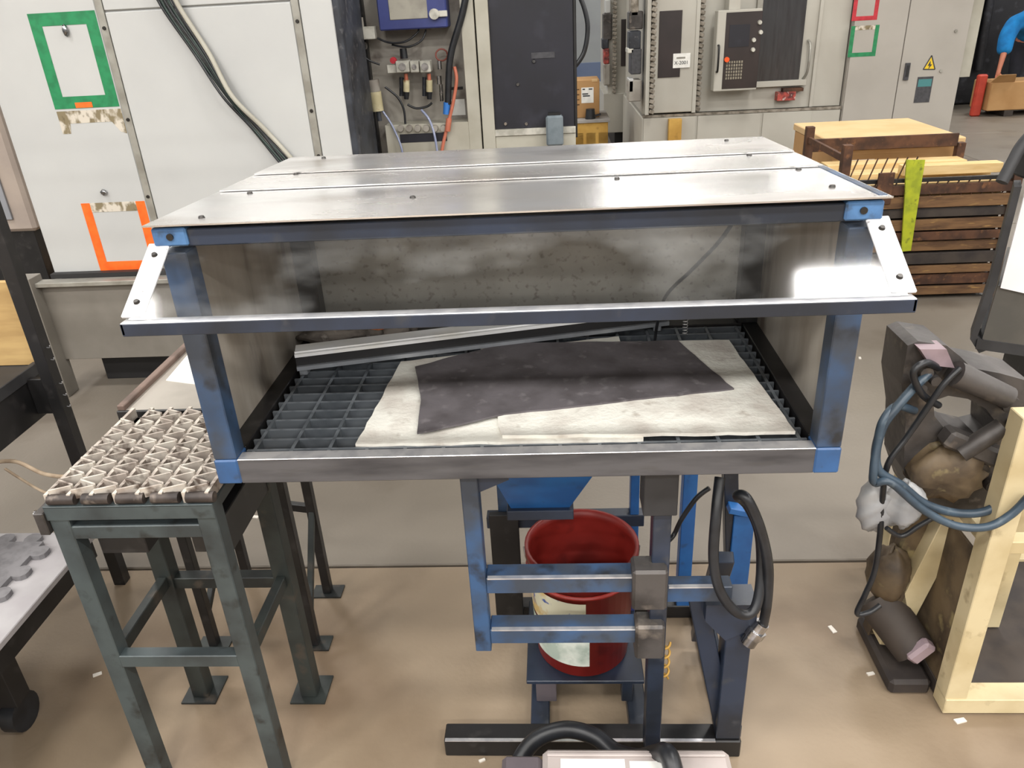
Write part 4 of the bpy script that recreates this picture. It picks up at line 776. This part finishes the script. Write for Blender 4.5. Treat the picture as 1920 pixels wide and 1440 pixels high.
# ------------------------------------------------------------------ white topped unit (right edge)
wu = thing('covered_unit', 'dark unit with a white cover at the right edge', 'machine', (2.2, 1.6, 0))
part(wu, 'housing', G().prism([(1.69, 1.5, .74), (1.68, 1.5, .53), (1.74, 1.5, .49), (2.5, 1.5, .36), (2.5, 1.5, .75)], (.27, .46, 0)), 'housing')
part(wu, 'cover', G().prism([(1.695, 1.49, .735), (1.70, 1.49, 1.10), (1.74, 1.49, 1.20), (2.5, 1.49, 1.3), (2.5, 1.49, .52)], (.27, .46, 0)), 'white_cover', 'white smooth cover')
part(wu, 'edge_trim', G().prism([(1.66, 1.5, .54), (1.685, 1.5, .74), (1.69, 1.5, 1.1), (1.665, 1.5, 1.1), (1.655, 1.5, .74), (1.635, 1.5, .53), (1.68, 1.5, .47), (1.73, 1.5, .49)], (.05, .10, 0)), 'housing_black', 'black rubber edge')
part(wu, 'bottom_trim', G().prism([(1.66, 1.495, .53), (2.5, 1.495, .38), (2.5, 1.495, .33), (1.66, 1.495, .49)], (.27, .45, 0)), 'housing_black')
part(wu, 'pedestal', B(2.05, 2.4, 1.55, 1.95, 0, .5), 'black_steel')
part(wu, 'lever_handle', G().tube([at(1960, 225, 1.55), at(1918, 270, 1.52), at(1898, 305, 1.5), at(1878, 342, 1.48)], .02, 10), 'housing_black', 'black lever'); part(wu, 'lever_base', G().box(1.70, 1.80, 1.5, 1.6, 1.12, 1.22, b=.01), 'housing_black')

# ------------------------------------------------------------------ cream cart with greasy machine head (right)
ct = thing('cream_cart', 'cream painted steel frame cart at the right edge', 'cart', (1.4, .55, 0))
part(ct, 'front_post', B(1.075, 1.13, .24, .295, .05, .90), 'cream_paint'); part(ct, 'front_base_rail', B(1.075, 1.9, .235, .295, .005, .055), 'cream_paint')
part(ct, 'middle_rail', B(1.13, 1.9, .25, .29, .525, .56), 'cream_paint'); part(ct, 'middle_rail', B(1.13, 1.9, .74, .78, .525, .56), 'cream_paint')
part(ct, 'rear_post', B(1.13, 1.18, .80, .85, .05, .56), 'cream_paint'); part(ct, 'inner_post', B(1.30, 1.345, .50, .545, .05, .53), 'cream_paint'); part(ct, 'front_post', B(1.85, 1.9, .24, .29, .05, .93), 'cream_paint')
part(ct, 'rear_base_rail', B(1.12, 1.9, .80, .85, .005, .055), 'cream_paint'); part(ct, 'side_base_rail', B(1.08, 1.13, .295, .80, .005, .05), 'dark_brown'); part(ct, 'side_middle_rail', B(1.09, 1.125, .295, .80, .52, .555), 'cream_paint')
part(ct, 'lower_deck', B(1.13, 1.9, .30, .80, .03, .045), 'dark_brown', 'dark oily lower deck')
part(ct, 'side_sheet', B(1.082, 1.09, .30, .70, .05, .50), 'grease_brown', 'brown sheet along the cart side')  # thin brown sheet along the left side of the frame
gm = thing('greasy_machine_head', 'grease blackened machine head with round throat beside the cream cart', 'machine head', (.95, .4, 0))
yo = .36
OUT = [(1702, 648), (1722, 640), (1775, 648), (1800, 668), (1822, 690), (1875, 700), (1930, 715), (1960, 770), (1940, 840), (1890, 862), (1872, 905), (1862, 945), (1810, 962), (1760, 955), (1712, 935), (1694, 880), (1698, 790), (1690, 720)]
HOL = [(1750, 752), (1778, 742), (1815, 748), (1848, 766), (1868, 792), (1866, 822), (1842, 828), (1800, 818), (1768, 800), (1752, 780)]
part(gm, 'frame_casting', G().prism([at(u, v, yo) for u, v in OUT], (0, .12, 0), [[at(u, v, yo) for u, v in HOL]]), 'grease')
part(gm, 'front_boss', G().blob(at(1775, 880, yo-.01), (.10, .05, .075), 3, .2, 20, 12), 'grease_brown'); part(gm, 'top_pad', G().prism([at(1725, 655, yo-.03), at(1775, 655, yo-.03), at(1790, 690, yo-.03), at(1745, 685, yo-.03)], (0, .05, 0)), 'pink_connector')
for u, v, r_ in ((1728, 690, .016), (1745, 705, .013), (1718, 720, .014), (1850, 725, .02), (1885, 750, .022), (1905, 790, .024), (1830, 870, .02), (1850, 900, .018)):
    c = at(u, v, yo); part(gm, 'bolt', G().cyl(c+Vector((0, .01, 0)), c+Vector((0, -.03, 0)), r_, r_*.9, 12), 'grease')
part(gm, 'clamp_arm', G().bar(at(1770, 815, yo-.03), at(1880, 860, yo-.03), .05, .045, b=.008), 'grease'); part(gm, 'spindle', G().cyl(at(1800, 850, yo-.05), at(1880, 800, yo-.05), .022), 'grease'); part(gm, 'spindle', G().cyl(at(1790, 700, yo-.03), at(1890, 745, yo-.03), .03, .026), 'grease')
part(gm, 'carrier_post', G().bar(at(1790, 945, .45), (1.0, .45, .06), .06, .06), 'cream_paint'); part(gm, 'carrier_post', G().bar(at(1735, 930, .48), (.985, .50, .04), .045, .045), 'grease_brown')
part(gm, 'drive_motor', G().cyl((.96, .47, .20), (1.04, .36, .10), .062, .055, 18), 'dark_brown'); part(gm, 'motor_mount', B(.96, 1.07, .30, .56, 0, .05, b=.01), 'dark_brown'); part(gm, 'gear_case', G().blob((.975, .46, .29), (.055, .06, .09), 6, .12, 22, 14), 'grease_brown')
part(gm, 'connector', G().bar(at(1705, 1235, .33), at(1745, 1205, .33), .035, .04, b=.008), 'pink_connector', 'pinkish plug connector'); part(gm, 'side_plate', G().prism([at(1660, 1090, .42), at(1690, 1080, .42), at(1705, 1160, .42), at(1670, 1170, .42)], (0, .03, 0)), 'grease_brown')
def hose(px, y, r, mat, label, nm='hydraulic_hose', cat='hose'):
    P = [at(u, v, y if not isinstance(y, list) else y[i]) for i, (u, v) in enumerate(px)]
    return solo(nm, G().tube(P, r, 10), mat, P[len(P)//2], label, cat)
hose([(1742, 700), (1715, 725), (1680, 765), (1655, 800), (1642, 850), (1650, 885), (1690, 910), (1735, 945), (1795, 962), (1850, 958), (1890, 930), (1925, 880), (1950, 840)], [.34, .32, .3, .29, .28, .27, .27, .27, .27, .27, .27, .27, .28], .0105, 'hose_blue', 'blue grey hose looping widest around the machine head')
hose([(1715, 770), (1680, 762), (1655, 790), (1645, 830), (1638, 880), (1640, 905), (1670, 905), (1730, 955), (1790, 985), (1850, 988), (1895, 965), (1930, 930)], [.33, .31, .29, .28, .26, .26, .25, .24, .235, .22, .22, .22], .0095, 'hose_blue', 'lower blue grey hose passing in front of the cream post')
hose([(1800, 690), (1770, 720), (1735, 770), (1700, 820), (1665, 870), (1655, 930), (1650, 1000), (1640, 1070), (1622, 1115), (1607, 1150), (1630, 1148), (1650, 1135)], [.31, .30, .30, .30, .29, .3, .3, .3, .3, .3, .3, .31], .007, 'hose_black', 'black cable drooping from the machine head towards the floor', 'power_cable', 'cable')
hose([(1760, 690), (1735, 680), (1712, 700), (1730, 740), (1760, 760)], [.34, .31, .3, .31, .34], .008, 'hose_black', 'short black hose loop on top of the machine head')
hose([(1662, 990), (1690, 1005), (1725, 985), (1760, 965)], .28, .006, 'hose_black', 'short black cable under the grey plastic bags', 'power_cable', 'cable')
solo('plastic_bag', G().blob(at(1642, 945, .33), (.045, .04, .075), 21, .14, 30, 20), 'bag_grey', at(1642, 945, .33), 'left pale grey plastic bag hanging from the cables', 'bag')
solo('plastic_bag', G().blob(at(1694, 945, .31), (.05, .04, .06), 33, .16, 30, 20), 'bag_grey', at(1694, 945, .31), 'right darker grey plastic bag hanging under the machine head', 'bag')

# ------------------------------------------------------------------ scraps on the floor
SPOT = ['beside the right booth post', 'midway between booth and greasy machine head', 'next to the top of the machine head', 'between the legs of the grating stand and low cart', 'left of the hanging black cable', 'below the end of the drooping cable', 'under the front rail of the cream cart', 'behind the rear leg of the tray table', 'beside the tray table stretcher', 'at the foot of the booth column', 'in front of the base bar at its left end']
for i, (u, v) in enumerate(((1612, 672), (1671, 654), (1702, 664), (183, 1265), (1560, 1181), (1632, 1264), (1800, 1352), (585, 936), (478, 970), (1180, 1400), (905, 1414))):
    p_ = az(u, v, 0); a_ = random.uniform(0, 3); dx_ = Vector((math.cos(a_), math.sin(a_), 0))*random.uniform(.008, .016); dy_ = Vector((-dx_.y, dx_.x, 0))*.5
    if (i in (9, 10)): p_.y -= .02
    solo('floor_scrap', G().prism([p_-dx_-dy_, p_+dx_-dy_, p_+dx_+dy_*.7, p_-dx_+dy_], (0, 0, .004)), 'chip', p_, 'tiny pale scrap on the floor '+SPOT[i], 'scrap', 'scraps on the floor')
